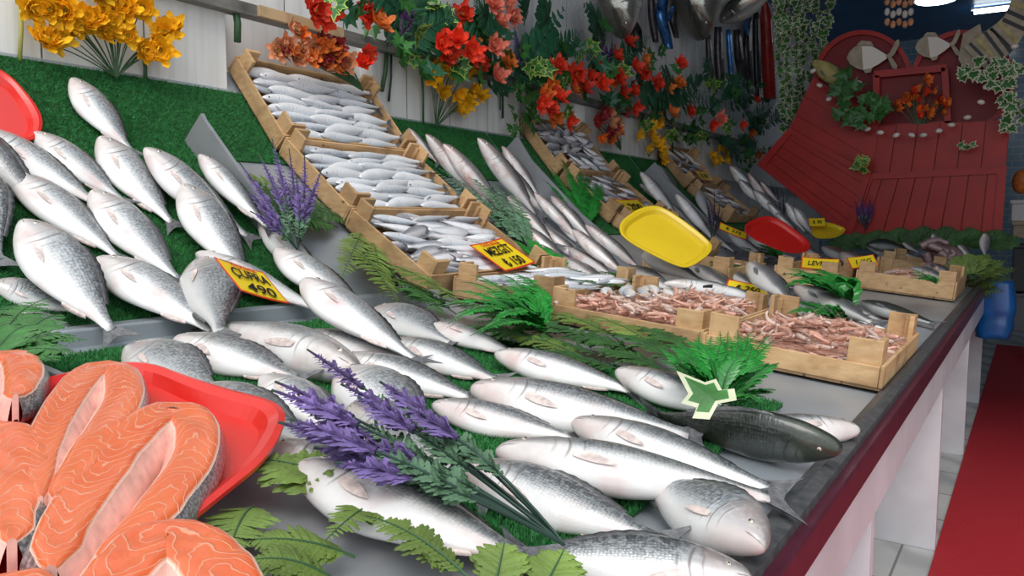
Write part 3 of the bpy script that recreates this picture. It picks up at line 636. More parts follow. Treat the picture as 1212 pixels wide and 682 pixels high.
# --- fish beyond the shrimp crates and between the far crates
FAR = [
 ('greyfish', 762, 300, 835, 336, 'dark-backed fish with a blunt head under the corner of the yellow tray', dict(w=1.3, lay=.02)),
 ('bass', 765, 322, 860, 345, 'pale fish beneath the blunt-headed one by the yellow tray', dict(lay=.0)),
 ('greyfish', 816, 316, 872, 346, 'grey fish with a pink gill right of the yellow tray', dict(w=1.2)),
 ('bass', 785, 336, 905, 350, 'thin white fish in a row behind the shrimp, furthest back', dict(w=.7)),
 ('bass', 795, 344, 866, 362, 'thin white fish in a row behind the shrimp, nearest the crate posts', dict(w=.8)),
 ('bass', 850, 352, 905, 364, 'thin white fish under the flat yellow price tag', dict(w=.9)),
 ('greyfish', 886, 312, 940, 362, 'grey fish with its head up between the small crates', dict(w=1.0, lay=.03)),
 ('greyfish', 918, 345, 1020, 378, 'long grey fish under the bright green fern plume', dict(w=.85, roll=0, lay=.02)),
 ('greyfish', 940, 340, 1040, 385, 'long grey fish emerging from behind the bright green plume', dict(w=.85, roll=0, lay=.03)),
 ('bass', 920, 362, 1050, 395, 'white-sided fish below the two long grey ones', dict(w=.8)),
 ('darkbass', 1018, 358, 1110, 384, 'small black-backed fish alone on bare steel past the shrimp', dict(w=.85, roll=-20)),
 ('bass', 758, 204, 806, 262, 'silver fish near the top of the second turf stretch', dict(w=.9)),
 ('greyfish', 778, 196, 806, 236, 'dark grey fish right of the silver one high on the second turf', dict(w=1.35)),
 ('bass', 757, 218, 794, 246, 'white fish with green grass below it beside the second crate column', dict(w=.8)),
 ('bass', 800, 230, 850, 290, 'long fish running down the middle of the second turf', dict(w=.8)),
 ('mullet', 790, 240, 830, 276, 'slim fish behind the rim of the yellow tray', dict()),
 ('greybream', 826, 226, 846, 268, 'grey scaly bream above the small yellow tag reading 275', dict(w=1.2)),
 ('bass', 838, 260, 890, 300, 'fish below the grey scaly bream, under the 275 tag', dict(w=.8)),
 ('bass', 832, 272, 872, 300, 'white-bellied fish near the small crate posts', dict(w=.8)),
 ('bass', 862, 278, 912, 308, 'fish running under the edge of the far red tray', dict(w=.7)),
 ('bass', 886, 282, 925, 305, 'narrow fish lying before the far red tray', dict(w=.7)),
 ('bass', 914, 300, 945, 306, 'bright white fish just below the far red tray', dict(w=1.1)),
 ('greyfish', 930, 282, 975, 306, 'grey fish with its dark head over the far red tray', dict(w=1.0, lay=.03)),
 ('bass', 864, 196, 898, 232, 'silver fish at the top of the far slope with its head by the leaves', dict(w=1.0)),
 ('bass', 874, 212, 905, 245, 'silver fish in the far heap on the slope, second from the top', dict(w=.9)),
 ('mullet', 885, 205, 915, 245, 'slim fish in the far heap beside the dark lavender', dict()),
 ('bass', 892, 225, 930, 262, 'silver fish in the far heap above the red tray', dict(w=.9)),
 ('mullet', 900, 215, 922, 240, 'short slim fish behind the far heap', dict()),
 ('bass', 908, 240, 940, 272, 'silver fish between the far heap and the pair of upright breams', dict(w=.8)),
 ('bream', 930, 240, 955, 278, 'upright silver bream at the foot of the red boards', dict(w=.9)),
 ('bream', 940, 246, 966, 282, 'second upright bream tucked behind the first by the red boards', dict(w=.9)),
 ('greyfish', 973, 293, 1015, 312, 'dark-headed fish left of the small purple flowers', dict(w=1.0)),
 ('bass', 995, 300, 1030, 318, 'pale fish in front of the far yellow tag', dict(w=1.0)),
 ('bass', 1010, 305, 1045, 318, 'pale fish between the two far yellow tags', dict(w=.9)),
 ('darkbass', 1025, 290, 1080, 298, 'black fish lying flat at the foot of the red boards', dict(w=1.4, roll=-30, lay=.03)),
 ('greyfish', 1068, 287, 1090, 300, 'small grey fish behind the black one by the ferns', dict(w=1.2, lay=.03)),
 ('bass', 1078, 318, 1120, 332, 'bright white oval fish on green fern in the far shrimp crate', dict(w=1.2, lay=.06)),
 ('greyfish', 1095, 314, 1140, 332, 'grey fish behind the far shrimp crate', dict(w=1.0, lay=.04)),
 ('greyfish', 1134, 290, 1158, 312, 'grey fish leaning on the octopus heap', dict(w=1.3, lay=.05)),
 ('greybream', 1165, 276, 1166, 306, 'silver fish standing head up at the far right end of the counter', dict(w=1.3, lay=.06)),
 ('greybream', 1104, 277, 1108, 300, 'silver fish head poking up from the far ferns', dict(w=1.3, lay=.06)),
 ('greyfish', 900, 262, 930, 290, 'grey fish lying behind the far red tray', dict(w=.8)),
 ('bass', 1058, 296, 1095, 310, 'pale fish in front of the small far crate', dict(w=.8)),
]
FAR += [
 ('bass', 742, 318, 800, 346, 'pale fish half under the yellow tray, left of the blunt-headed one', dict(w=.9)),
 ('mullet', 775, 345, 842, 352, 'slim white fish squeezed behind the shrimp heap', dict(lay=.01)),
 ('bass', 842, 340, 915, 358, 'white fish behind the flat yellow tag', dict(w=.8)),
 ('greyfish', 846, 318, 900, 344, 'grey fish between the dark fern tuft and the flat yellow tag', dict(w=.9)),
 ('greyfish', 905, 352, 985, 384, 'grey fish with its tail under the rim crate of shrimp', dict(w=.8)),
 ('greyfish', 960, 348, 1052, 384, 'third long grey fish lying right of the bright plume', dict(w=.8, lay=.01)),
 ('bass', 955, 372, 1060, 392, 'pale fish lying close behind the rim crate of shrimp', dict(w=.7)),
 ('mullet', 812, 250, 862, 292, 'slim fish beside the long one on the second turf', dict()),
 ('mullet', 778, 262, 800, 285, 'slim fish partly behind the upper rim of the yellow tray', dict()),
 ('bass', 846, 232, 874, 262, 'silver fish left of the low far crate', dict(w=.8)),
 ('bass', 918, 252, 948, 280, 'silver fish just above the far red tray corner', dict(w=.8)),
 ('greyfish', 1040, 302, 1075, 312, 'grey fish lying behind the far tag reading 1 KG', dict(w=1.0, lay=.02)),
 ('bass', 1120, 312, 1152, 326, 'pale fish under the olive fern at the far end', dict(w=.9, lay=.02)),
]
for k, a, b_, c, d, lb, kw in FAR:
    kw.setdefault('roll', 14); fish(k, a, b_, c, d, lb, lod=(1 if k in ('greyfish', 'darkbass') and b_ > 300 else 2), **kw)

# ------------------------------------------------------------------ crates
def crate(O, ex, ey, n, LX, LY, label, hh=.072, post=.042, tint=None, name='wooden_crate'):
    """O: world centre of the floor, ex: along LX, ey: along LY"""
    ex = ex.normalized(); ey = ey.normalized(); n = n.normalized()
    r = empty(name, O, label, 'crate', None)
    P = lambda x, y, z: O+ex*x+ey*y+n*z
    def bx(nm, c, a, b_, d, **k): return MB().box(P(*c), ex*a, ey*b_, n*d).build(nm, M['wood'], r, bevel=.0015, **k)
    b = MB()
    for i in range(5):
        b.box(P(-LX/2+(i+.5)*LX/5, 0, .004), ex*(LX/10-.003), ey*(LY/2-.006), n*.003)
    b.build('base', M['wood'], r)
    for s in (-1, 1):
        bx('side_board', (s*(LX/2-.004), 0, hh/2+.004), .004, LY/2, hh/2-.004)
        bx('end_board', (0, s*(LY/2-.004), hh/2+.002), LX/2-.009, .004, hh/2-.006)
    for sx in (-1, 1):
        for sy in (-1, 1):
            b = MB(); h2 = (hh+post)/2
            b.box(P(sx*(LX/2-.009-.006), sy*(LY/2-.04), h2), ex*.006, ey*.03, n*h2)
            b.box(P(sx*(LX/2-.045), sy*(LY/2-.015), h2*.99), ex*.03, ey*.006, n*h2*.99)
            b.box(P(sx*(LX/2-.026), sy*(LY/2-.026), h2*.9), ex*.008, ey*.008, n*h2*.9)
            o = b.build('corner_post', M['wood'], r, bevel=.0015)
    return r, P

# shared meshes for the small fish
def small_mesh(i, dark=False, shape='slim', w=1.3):
    r = random.Random(i); b = body_mb(shape, 1, w, r.uniform(-.12, .12), r.uniform(-.1, .1), 16, 10)
    bend = 0
    tail_mb(1, .9, 0, 0, 1, b, spread=.09)
    for sd in (-1, 1): b.ball(fish_pt(1, .08, .012, .032*sd, 0, 0), .013, 2, 8, (1, 1, .6))
    return b.mesh('small_fish', [M['smalldark' if dark else 'small'], M['fin'], M['pupil']], True, True)
SM = [small_mesh(i) for i in range(6)]; SD = [small_mesh(10+i, True) for i in range(5)]; SB = [small_mesh(20+i, True, 'bream', .8) for i in range(4)]
def put(mesh, name, O, x, z, L, label, group, cat='fish'):
    x = x.normalized(); z = (z-x*z.dot(x)).normalized(); y = z.cross(x)
    o = bpy.data.objects.new(name, mesh); C.objects.link(o)
    m = Matrix((x*L, y*L, z*L)).transposed().to_4x4(); m.translation = O; o.matrix_world = m
    return tag(o, label, cat, group)
def fill(P, ex, ey, n, LX, LY, z0, label, group, meshes, L=.21, pitch=.036, cols=3, layers=2, ang=0, name='small_fish', jit=.15, skip=None, both=True):
    rows = int((LX-.03)/pitch); c = 0
    for ly in range(layers):
        for i in range(rows):
            for j in range(cols):
                x = -LX/2+.025+(i+.5+(.5 if ly % 2 else 0))*(LX-.05)/rows; 
                if x > LX/2-.02: continue
                y = -LY/2+.01+L*.48+(j+(.25 if (i+ly) % 2 else 0))*(LY-.03-L*.95-(.25*L if 0 else 0))/max(1, cols-1+.25)
                y = max(-LY/2+L*.5+.008, min(LY/2-L*.5-.008, y+rnd.uniform(-.01, .01)))
                a = ang+rnd.gauss(0, jit); s_ = rnd.choice((-1, 1)) if both else -1
                if skip and skip(x, y): continue
                d = (ey*math.cos(a)+ex*math.sin(a))*s_ + n*rnd.uniform(-.04, .04)
                zz = n+ex*rnd.uniform(-.5, .5)*s_
                put(rnd.choice(meshes), name, P(x+rnd.uniform(-.004, .004), y, z0+ly*.017+(j % 2)*.005+rnd.uniform(0, .006)), d, zz, L*rnd.uniform(.93, 1.05), label, group); c += 1
    return c
CW, CL = .378, .635
EY = YA
def cseat(i, y):        # where crate i (top first) of a column sits: floor centre, down-slope axis, normal
    g = SEG[2-i]; return g[1]+g[2]*g[4]*.5+YA*y+g[3]*.012, -g[2], g[3]
# column A: three crates up the slope
YAC = [1.99, 1.99, 1.99]
for i, (a, lb, lf, ms, zz) in enumerate([(.93, 'wooden crate of silver whiting highest in the nearest column, against the wall', 'silvery whiting packed in the highest crate of the nearest column', SM, .045),
                      (.565, 'wooden crate of blue-silver fish in the middle of the nearest column', 'silvery fish packed in the middle crate of the nearest column', SM, .045),
                      (.2, 'wooden crate with the 150 price tag, lowest of the nearest column', 'slim fish packed in the crate that carries the 150 price tag', SD+SM[:3], .04)]):
    O, EX, NN = cseat(i, YAC[i]); r, P = crate(O, EX, EY, NN, CW, CL, lb)
    fill(P, EX, EY, NN, CW, CL, zz, lf, lf.replace('packed ', ''), ms, L=.25 if i < 2 else .22, pitch=.042 if i < 2 else .036, cols=3, layers=2, ang=-.05 if i < 2 else .12, jit=.07 if i < 2 else .2, both=(i == 2))
# column B
for i, (a, lb, lf, ms) in enumerate([(.92, 'wooden crate of tiny fish, topmost of the second column, under orange flowers', 'tiny shiny fish heaped in the upper crate of the second column', SM[:3]+SB),
                      (.555, 'wooden crate of dark striped fish with a yellow tag, second column', 'dark-striped small fish in the second crate of the second column', SD+SB),
                      (.19, 'wooden crate at the foot of the second column, under the yellow tray', 'small fish in the crate beneath the yellow tray', SD)]):
    O, EX, NN = cseat(i, [3.78, 3.80, 3.82][i]); r, P = crate(O, EX, EY, NN, CW, CL, lb)
    fill(P, EX, EY, NN, CW, CL, .045, lf, lf+' ', ms, L=.17, pitch=.045 if i < 2 else .07, cols=4, layers=1 if i else 2, ang=.1, jit=.35)
# column C
for i, (a, lb, lf) in enumerate([(.9, 'small crate with a yellow tag high on the dim far slope', 'small fish in the high crate on the dim far slope'),
                                 (.5, 'wooden crate lower on the dim far slope, left of the far red tray', 'small fish in the low crate left of the far red tray')]):
    O, EX, NN = cseat(i, 5.6); r, P = crate(O, EX, EY, NN, CW, CL, lb)
    fill(P, EX, EY, NN, CW, CL, .05, lf, lf+' ', SD+SB, L=.19, pitch=.06, cols=3, layers=1, ang=.1, jit=.35)
EX1, EY1 = V((1, 0, -S1)).normalized(), YA
def tcrate(x0, x1, y0, y1, lb, h=0.0, **k):
    O = tr((x0+x1)/2, (y0+y1)/2, .006+h); r, P = crate(O, EX1, EY1, N1, abs(x1-x0), y1-y0, lb, **k); return P, abs(x1-x0), y1-y0
# tray crates
P0, w0, l0 = tcrate(-1.42, -1.07, 1.76, 2.30, 'wooden crate at the foot of the first column, behind the bright green fern', hh=.065)
fill(P0, EX1, EY1, N1, w0, l0, .04, 'small blue-silver fish in the crate behind the bright green fern', 'fish in the crate behind the bright fern', SM, L=.2, pitch=.045, cols=2, layers=2, ang=.5)
P1, w1, l1 = tcrate(-1.055, -.625, 1.70, 2.26, 'wooden crate heaped with pink shrimp, left of the other big shrimp crate', hh=.052)
fill(lambda x, y, z: P1(x-.0, y+.0, z), EX1, EY1, N1, w1, l1, .06, 'silver fish lying beside the shrimp in the left shrimp crate', 'fish beside the shrimp', SM, L=.19, pitch=.034, cols=3, layers=1, ang=-.5, jit=.08, skip=lambda x, y: x > -.04 or y < -.05)
P2, w2, l2 = tcrate(-.615, -.235, 1.66, 2.22, 'stained wooden crate of pale shrimp at the counter rim', hh=.055, post=.048)
P3, w3, l3 = tcrate(-.66, -.26, 3.72, 4.25, 'far wooden crate with shrimp, green fern and a white fish at the rim', hh=.085)
P4, w4, l4 = tcrate(-.95, -.68, 3.45, 3.95, 'small far crate behind the bright green plume', hh=.08)
P5, w5, l5 = tcrate(-1.38, -1.0, 3.0, 3.5, 'small crate of pinkish fish left of the grey head-up fish', hh=.08)
P6, w6, l6 = tcrate(-.75, -.4, 5.0, 5.5, 'small empty-looking crate before the red boards', hh=.08)
# shrimp
def shrimp_mesh(i):
    r = random.Random(i); b = MB(); n = 12; pts = []; rad = []
    curl = r.uniform(1.2, 2.3)
    for k in range(n+1):
        t = k/n; a = t*curl; pts.append(V((.5-math.sin(a)/curl*1.0, (1-math.cos(a))/curl*.9-.1, 0)))
        rad.append((.038+.052*math.sin(PI*min(1, t*1.25+.12))*(1-.45*t))*(1+.16*(k % 2)))
    b.tube(pts, rad, 8)
    b.tube([pts[0]+V((-.02, .0, 0)), pts[0]+V((.1, .03, 0)), pts[0]+V((.22, .07, 0))], [.03, .015, .003], 5)
    for s in (-1, 1):
        b.tube([pts[0], pts[0]+V((.12, -.02, .06*s)), pts[0]+V((.1, -.25, .14*s)), pts[0]+V((-.1, -.45, .2*s))], [.006, .005, .004, .002], 4)
        b.ball(pts[0]+V((.03, .02, .035*s)), .014, 1, 6)
        for k in (1, 2, 3, 4): b.tube([pts[k], pts[k]+V((.03, -.0+.12, .03*s)), pts[k]+V((-.02, .2, .05*s))], [.008, .006, .003], 4)
    e = pts[-1]; d = (pts[-1]-pts[-2]).normalized(); q = V((-d.y, d.x, 0))
    for s in (-1, 0, 1): b.add([e, e+d*.08+V((0, 0, .045*s-.02)), e+d*.14+V((0, 0, .05*s)), e+d*.08+V((0, 0, .045*s+.02))], [(0, 1, 2, 3)])
    return b.mesh('shrimp', [M['shrimp' if i % 3 else 'shrimpw'], M['pupil']], True)
SHM = [shrimp_mesh(i) for i in range(7)]
def pile(P, ex, ey, n, x0, x1, y0, y1, z0, hmax, N, label, group, L=.07):
    for k in range(N):
        x = rnd.uniform(x0+.03, x1-.03); y = rnd.uniform(y0+.03, y1-.03)
        u = (x-x0)/(x1-x0)*2-1; v = (y-y0)/(y1-y0)*2-1; dome = max(0, 1-abs(u)**3)*max(0, 1-abs(v)**3)
        z = z0+hmax*dome*(.35+.65*(k/N))
        a = rnd.uniform(0, 2*PI); d = ex*math.cos(a)+ey*math.sin(a)+n*rnd.uniform(-.25, .25)
        up = n*1+ex*rnd.uniform(-.7, .7)+ey*rnd.uniform(-.7, .7)
        put(rnd.choice(SHM), 'shrimp', P(x, y, z), d, up, L*rnd.uniform(.8, 1.15), label, group, 'shrimp')
def bed(P, x0, x1, y0, y1, z, r, nm='ice_bed'):
    b = MB(); b.box(P((x0+x1)/2, (y0+y1)/2, z/2), EX1*((x1-x0)/2-.012), EY1*((y1-y0)/2-.012), N1*(z/2)); return b
pile(P1, EX1, EY1, N1, -w1/2+.14, w1/2, -l1/2, l1/2, .035, .06, 140, 'pink shrimp with long feelers heaped in the left shrimp crate', 'shrimp in the left crate')
pile(P1, EX1, EY1, N1, -w1/2, 0, -l1/2, -l1/2+.22, .04, .03, 25, 'pink shrimp with long feelers heaped in the left shrimp crate', 'shrimp in the left crate')
pile(P2, EX1, EY1, N1, -w2/2, w2/2, -l2/2, l2/2, .032, .045, 135, 'pale pink shrimp heaped in the crate at the counter rim', 'shrimp in the crate at the rim')
pile(P3, EX1, EY1, N1, -w3/2, w3/2-.05, -l3/2, l3/2-.1, .05, .04, 20, 'pink shrimp in the far crate with green fern', 'shrimp in the far crate', L=.1)
pile(P5, EX1, EY1, N1, -w5/2, w5/2, -l5/2, l5/2, .05, .03, 5, 'pinkish shrimp in the small crate near the grey head-up fish', 'shrimp in the small middle crate', L=.1)
for PP, w_, l_, ex_ in ((P1, w1, l1, 0), (P2, w2, l2, 0), (P3, w3, l3, 0)):
    o = bed(PP, -w_/2, w_/2, -l_/2, l_/2, .036, None).build('shrimp_layer', M['shrimpbed'], origin=PP(0, 0, 0)); tag(o, 'packed lower layer of shrimp under the '+('left heap' if PP is P1 else 'heap at the rim' if PP is P2 else 'far heap'), 'shrimp', kind='stuff')
tag(MB().prism([P1(.1, .0, .115), P1(.125, .005, .118), P1(.12, .02, .12), P1(.105, .022, .117)], N1*.006).build('mussel_shell', M['ink'], origin=P1(.1, 0, .115)), 'small black shell fragment on top of the pink shrimp', 'shell')

# ------------------------------------------------------------------ plastic trays
def chaikin(p, n=2):
    for _ in range(n): p = [q for i in range(len(p)) for q in (lerp(p[i], p[(i+1) % len(p)], .22), lerp(p[i], p[(i+1) % len(p)], .78))]
    return p
def dish(poly, n, m, name, label, cat='tray', rim=.02, inset=.022):
    poly = chaikin(poly, 3); c = sum(poly, V())/len(poly); n = n.normalized()
    r = empty(name, c, label, cat); ins = [p+(c-p).normalized()*inset for p in poly]; k = len(poly)
    b = MB(); lip = [p+(p-c).normalized()*.008 for p in poly]
    rings = [[p for p in ins], [p+n*rim*.7-(p-c).normalized()*-.010 for p in ins], [p+n*rim for p in poly], [p+n*(rim-.001) for p in lip], [p+n*(rim-.005) for p in lip], [p+n*(rim-.004) for p in poly], [p-n*.003 for p in ins]]
    vs = [q for ring in rings for q in ring]; fs = [tuple(range(k))]
    for j in range(len(rings)-1): fs += [(j*k+i, j*k+(i+1) % k, (j+1)*k+(i+1) % k, (j+1)*k+i) for i in range(k)]
    fs.append(tuple((len(rings)-1)*k+i for i in range(k))[::-1])
    b.add(vs, fs); o = b.build('dish', m, r, smooth=False)
    return r
def Sp(pts, off): return [S(x, y, off)[0] for x, y in pts]
NR = N1
dish([hit(x, y, tr(-.9, .4, .06), N1) for x, y in ((158, 440), (250, 478), (336, 500), (312, 560), (240, 622), (130, 720), (-150, 760), (-300, 560), (0, 484))], N1, M['redp'], 'plastic_tray', 'big red plastic tray carrying the salmon steaks', rim=.022)
b_ = [sl(a, y, .012) for a, y in ((.60, .52), (.86, .62), (.97, .30), (.70, .2))]
dish([hit(x, y, sl(.95, .7, .03), SEG[2][3]) for x, y in ((-40, 80), (6, 92), (44, 140), (42, 166), (20, 172), (-60, 140))], SEG[2][3], M['redp'], 'plastic_tray', 'red plastic tray corner at the far left edge high on the turf')
def tilted(px, base, n): return [hit(x, y, base, n) for x, y in px]
ny = (N1*.72+V((.45, -.45, 0))).normalized()
dish(tilted(((733, 268), (760, 250), (783, 249), (838, 290), (838, 302), (812, 320), (795, 316), (736, 286)), tr(-1.15, 2.55, .1), ny), ny, M['yelp'], 'plastic_tray', 'empty yellow plastic tray propped against the second crate column')
dish(tilted(((880, 268), (912, 256), (956, 288), (955, 300), (930, 302), (884, 282)), tr(-1.3, 4.2, .1), ny), ny, M['redp'], 'plastic_tray', 'empty red plastic tray propped up in the far half of the stall')
dish(tilted(((958, 272), (975, 264), (1002, 272), (990, 282), (965, 284)), tr(-1.3, 5.3, .1), ny), ny, M['yelp'], 'plastic_tray', 'small yellow plastic tray before the red boards', rim=.015)

# ------------------------------------------------------------------ salmon steaks
def steak(cl, hw, label, off=.0, th=.028):
    """cl: centreline pixels on the tray, hw: half widths in metres at each"""
    z0 = .068+off+th
    pts = [hit(x, y, tr(-.9, .4, z0), N1) for x, y in cl]; n = 30
    # smooth resample
    def cr(a, k, t):
        p = [a[max(0, k-1)], a[k], a[min(len(a)-1, k+1)], a[min(len(a)-1, k+2)]]
        return .5*(2*p[1]+(p[2]-p[0])*t+(2*p[0]-5*p[1]+4*p[2]-p[3])*t*t+(3*p[1]-p[0]-3*p[2]+p[3])*t**3)
    P = []; W_ = []
    for i in range(n+1):
        f = i/n*(len(pts)-1); k = min(int(f), len(pts)-2); P.append(cr(pts, k, f-k)); W_.append(cr(hw, k, f-k)*.62)
    root = empty('salmon_steak', sum(P, V())/len(P)-N1*(th), label, 'salmon steak')
    nw = 14; top = MB(); vs = []; uv = []; s_ = 0
    for i in range(n+1):
        t = (P[min(i+1, n)]-P[max(i-1, 0)]).normalized(); side = t.cross(N1).normalized()
        if i: s_ += (P[i]-P[i-1]).length*100
        endf = min(1, math.sin(PI*min(.5, min(i, n-i)/n*4))+.25)
        for j in range(nw+1):
            w = j/nw*2-1; wob = noise.noise(P[i]*30)*.002
            vs.append(P[i]+side*(w*W_[i]*endf+wob)+N1*(.0015*(1-w**4)-.0025*abs(w)**8+noise.noise((P[i]+side*w*W_[i])*45)*.0035)); uv.append((s_, j/nw))
    top.add(vs, [(i*(nw+1)+j, i*(nw+1)+j+1, (i+1)*(nw+1)+j+1, (i+1)*(nw+1)+j) for i in range(n) for j in range(nw)], 0, uv)
    top.build('flesh', M['salmon'], root, smooth=True, uv=True)
    def wall(j, name, m, bulge, slant=0):
        b = MB(); v2 = []
        for i in range(n+1):
            p = vs[i*(nw+1)+j]; q = vs[i*(nw+1)+(nw if j else 0)]; o = (p-vs[i*(nw+1)+nw//2]).normalized()
            for k in range(6): tt = k/5; v2.append(p+o*(bulge*math.sin(PI*tt)+slant*tt)-N1*th*tt)
        b.add(v2, [(i*6+k, i*6+k+1, (i+1)*6+k+1, (i+1)*6+k) for i in range(n) for k in range(5)]); return b.build(name, m, root, smooth=True)
    wall(nw, 'skin', M['sskin'], .006); wall(0, 'belly_lining', M['membrane'], .003, .012)
    for i in (0, n):
        b = MB(); e = vs[i*(nw+1):(i+1)*(nw+1)]; b.add(e+[p-N1*th for p in e], [(k, k+1, nw+1+k+1, nw+1+k) for k in range(nw)])
        b.build('flap_end', M['membrane'], root)
    return root
# the skin is on the left-hand side of the walking direction (outside of the arch)
steak([(62, 672), (76, 622), (116, 560), (160, 508), (204, 480), (232, 500), (228, 540), (192, 592), (150, 638), (126, 668)][::-1], [q/.62 for q in (.014, .018, .022, .024, .0245, .022, .02, .019, .016, .011)][::-1], 'largest salmon steak, an open arch with silver skin in the centre of the red tray')
steak([(48, 590), (48, 540), (72, 480), (110, 436), (142, 436), (146, 468), (118, 515), (84, 565), (66, 590)][::-1], [.014, .022, .03, .034, .034, .034, .03, .022, .012][::-1], 'salmon steak behind the largest one, with a narrow closed belly gap', off=.0)
steak([(-50, 452), (-20, 425), (15, 418), (28, 438), (18, 470)][::-1], [.02, .03, .034, .034, .02][::-1], 'salmon steak at the left edge beside the fern leaves', off=.004)
steak([(-60, 560), (-20, 510), (15, 512), (28, 545), (14, 590), (14, 640)][::-1], [.02, .034, .036, .034, .03, .02][::-1], 'salmon steak cut by the left edge with a pale pink flap', off=.0)
steak([(100, 720), (150, 665), (200, 630), (250, 660), (285, 720)][::-1], [.03, .036, .04, .038, .03][::-1], 'salmon steak at the bottom of the photo with its round back up, lying in front', off=.02)
steak([(-20, 700), (20, 685), (60, 700)][::-1], [.02, .024, .02][::-1], 'sliver of salmon steak at the very bottom left corner', off=.0)

# ------------------------------------------------------------------ price tags
def price(px, off, lines, label, small=None, n=None, base=None):
    if n is None: q = [S(x, y, off)[0] for x, y in px]; n = S(px[0][0], px[0][1], off)[1]
    else: q = [hit(x, y, base, n) for x, y in px]
    c = sum(q, V())/4; ex = (q[1]-q[0]+q[2]-q[3])/2; ey = (q[0]-q[3]+q[1]-q[2])/2
    w, h = ex.length, ey.length; ex.normalize(); n = n.normalized(); ey = (ey-ex*ey.dot(ex)).normalized(); nn = ex.cross(ey)
    if nn.dot(n) < 0: nn = -nn
    r = empty('price_tag', c, label, 'price tag')
    P = lambda x, y, z=0: c+ex*x*w+ey*y*h+nn*z
    def card(nm, m, k, z, t):
        b = MB(); N = 8; g = []
        for i in range(N+1):
            x = (i/N-.5)*k; cz = .02*w*(x*x*4-.5)
            for y in (-.5*(1-(1-k)*w/h), .5*(1-(1-k)*w/h)): g += [P(x, y, z+cz), P(x, y, z+cz+t)]
        fs = []
        for i in range(N):
            a, b2 = i*4, i*4+4; fs += [(a+1, b2+1, b2+3, a+3), (a, a+2, b2+2, b2), (a, b2, b2+1, a+1), (a+2, a+3, b2+3, b2+2)]
        fs += [(0, 1, 3, 2), (N*4, N*4+2, N*4+3, N*4+1)]
        b.add(g, fs); return b.build(nm, m, r)
    card('border', M['tagr'], 1, 0, .0012); card('card', M['tagy'], .93, .0012, .0008)
    def text(s, x, y, size, m, shear=.2, nm='handwriting', width=None):
        cu = bpy.data.curves.new(nm, 'FONT'); cu.body = s; cu.align_x = 'CENTER'; cu.align_y = 'CENTER'; cu.size = size*h; cu.shear = shear; cu.offset = .003*h*(size/.3); cu.extrude = .0003
        cu.materials.append(m); o = bpy.data.objects.new(nm, cu); C.objects.link(o); o.parent = r
        zz = .0042+.02*w*.1
        sx = 1
        if width: sx = width*w/(len(s)*.62*size*h)
        m4 = Matrix((ex*sx, ey, nn)).transposed().to_4x4(); m4.translation = P(x, y, zz)-c; o.matrix_basis = m4
    n_ = len(lines)
    for i, l in enumerate(lines): text(l, 0, (.12-.42*i) if n_ > 1 else -.05, .4 if n_ > 1 else .55, M['ink'], width=.74)
    if small: text(small, 0, .37, .13, M['tagr'], 0, 'printed_heading')
    return r
price([(553, 291), (592, 283), (634, 311), (600, 322)], .105, ['MEZGİT', '₺ 150'], 'yellow price tag with a red border reading MEZGİT 150', 'TAZE BALIK', n=V((.53, -.05, .85)), base=V((-1.5, 2.15, .98)))
price([(245, 302), (313, 325), (339, 359), (292, 348)], .07, ['ÇUPRA', '490'], 'yellow price tag with a red border standing on the turf among the breams', 'TAZE BALIK', n=V((.56, .32, .77)), base=V((-1.53, 1.12, 1.03)))
price([(722, 236), (752, 238), (776, 252), (752, 254)], .11, ['200'], 'small curled yellow tag on the second crate column')
price([(852, 262), (884, 277), (884, 284), (850, 272)], .08, ['₺ 275'], 'narrow yellow tag reading 275 on the turf beyond the yellow tray', n=V((.6, -.5, .6)), base=sl(.2, 4.2, .1))
up2 = (N1*.8+V((.1, -.6, 0))).normalized()
price([(872, 334), (916, 342), (904, 352), (846, 343)], .06, ['₺ 250'], 'flat yellow tag lying on the white fish behind the shrimp', n=up2, base=tr(-.85, 2.75, .06))
price([(946, 304), (988, 308), (1000, 320), (950, 318)], .08, ['LEVREK'], 'yellow tag behind the bright green plume', n=up2, base=tr(-.9, 3.6, .12))
price([(998, 308), (1028, 302), (1046, 314), (1012, 316)], .08, ['1 KG'], 'yellow tag reading 1 KG behind the far shrimp crate', n=up2, base=tr(-.75, 3.8, .13))
price([(954, 259), (974, 258), (980, 268), (960, 268)], .08, ['₺ 90'], 'tiny yellow tag at the foot of the red boards', n=up2, base=tr(-1.4, 5.4, .2))
price([(820, 200), (834, 204), (846, 214), (830, 214)], .11, ['₺ 80'], 'tiny yellow tag in the high crate of the far slope')

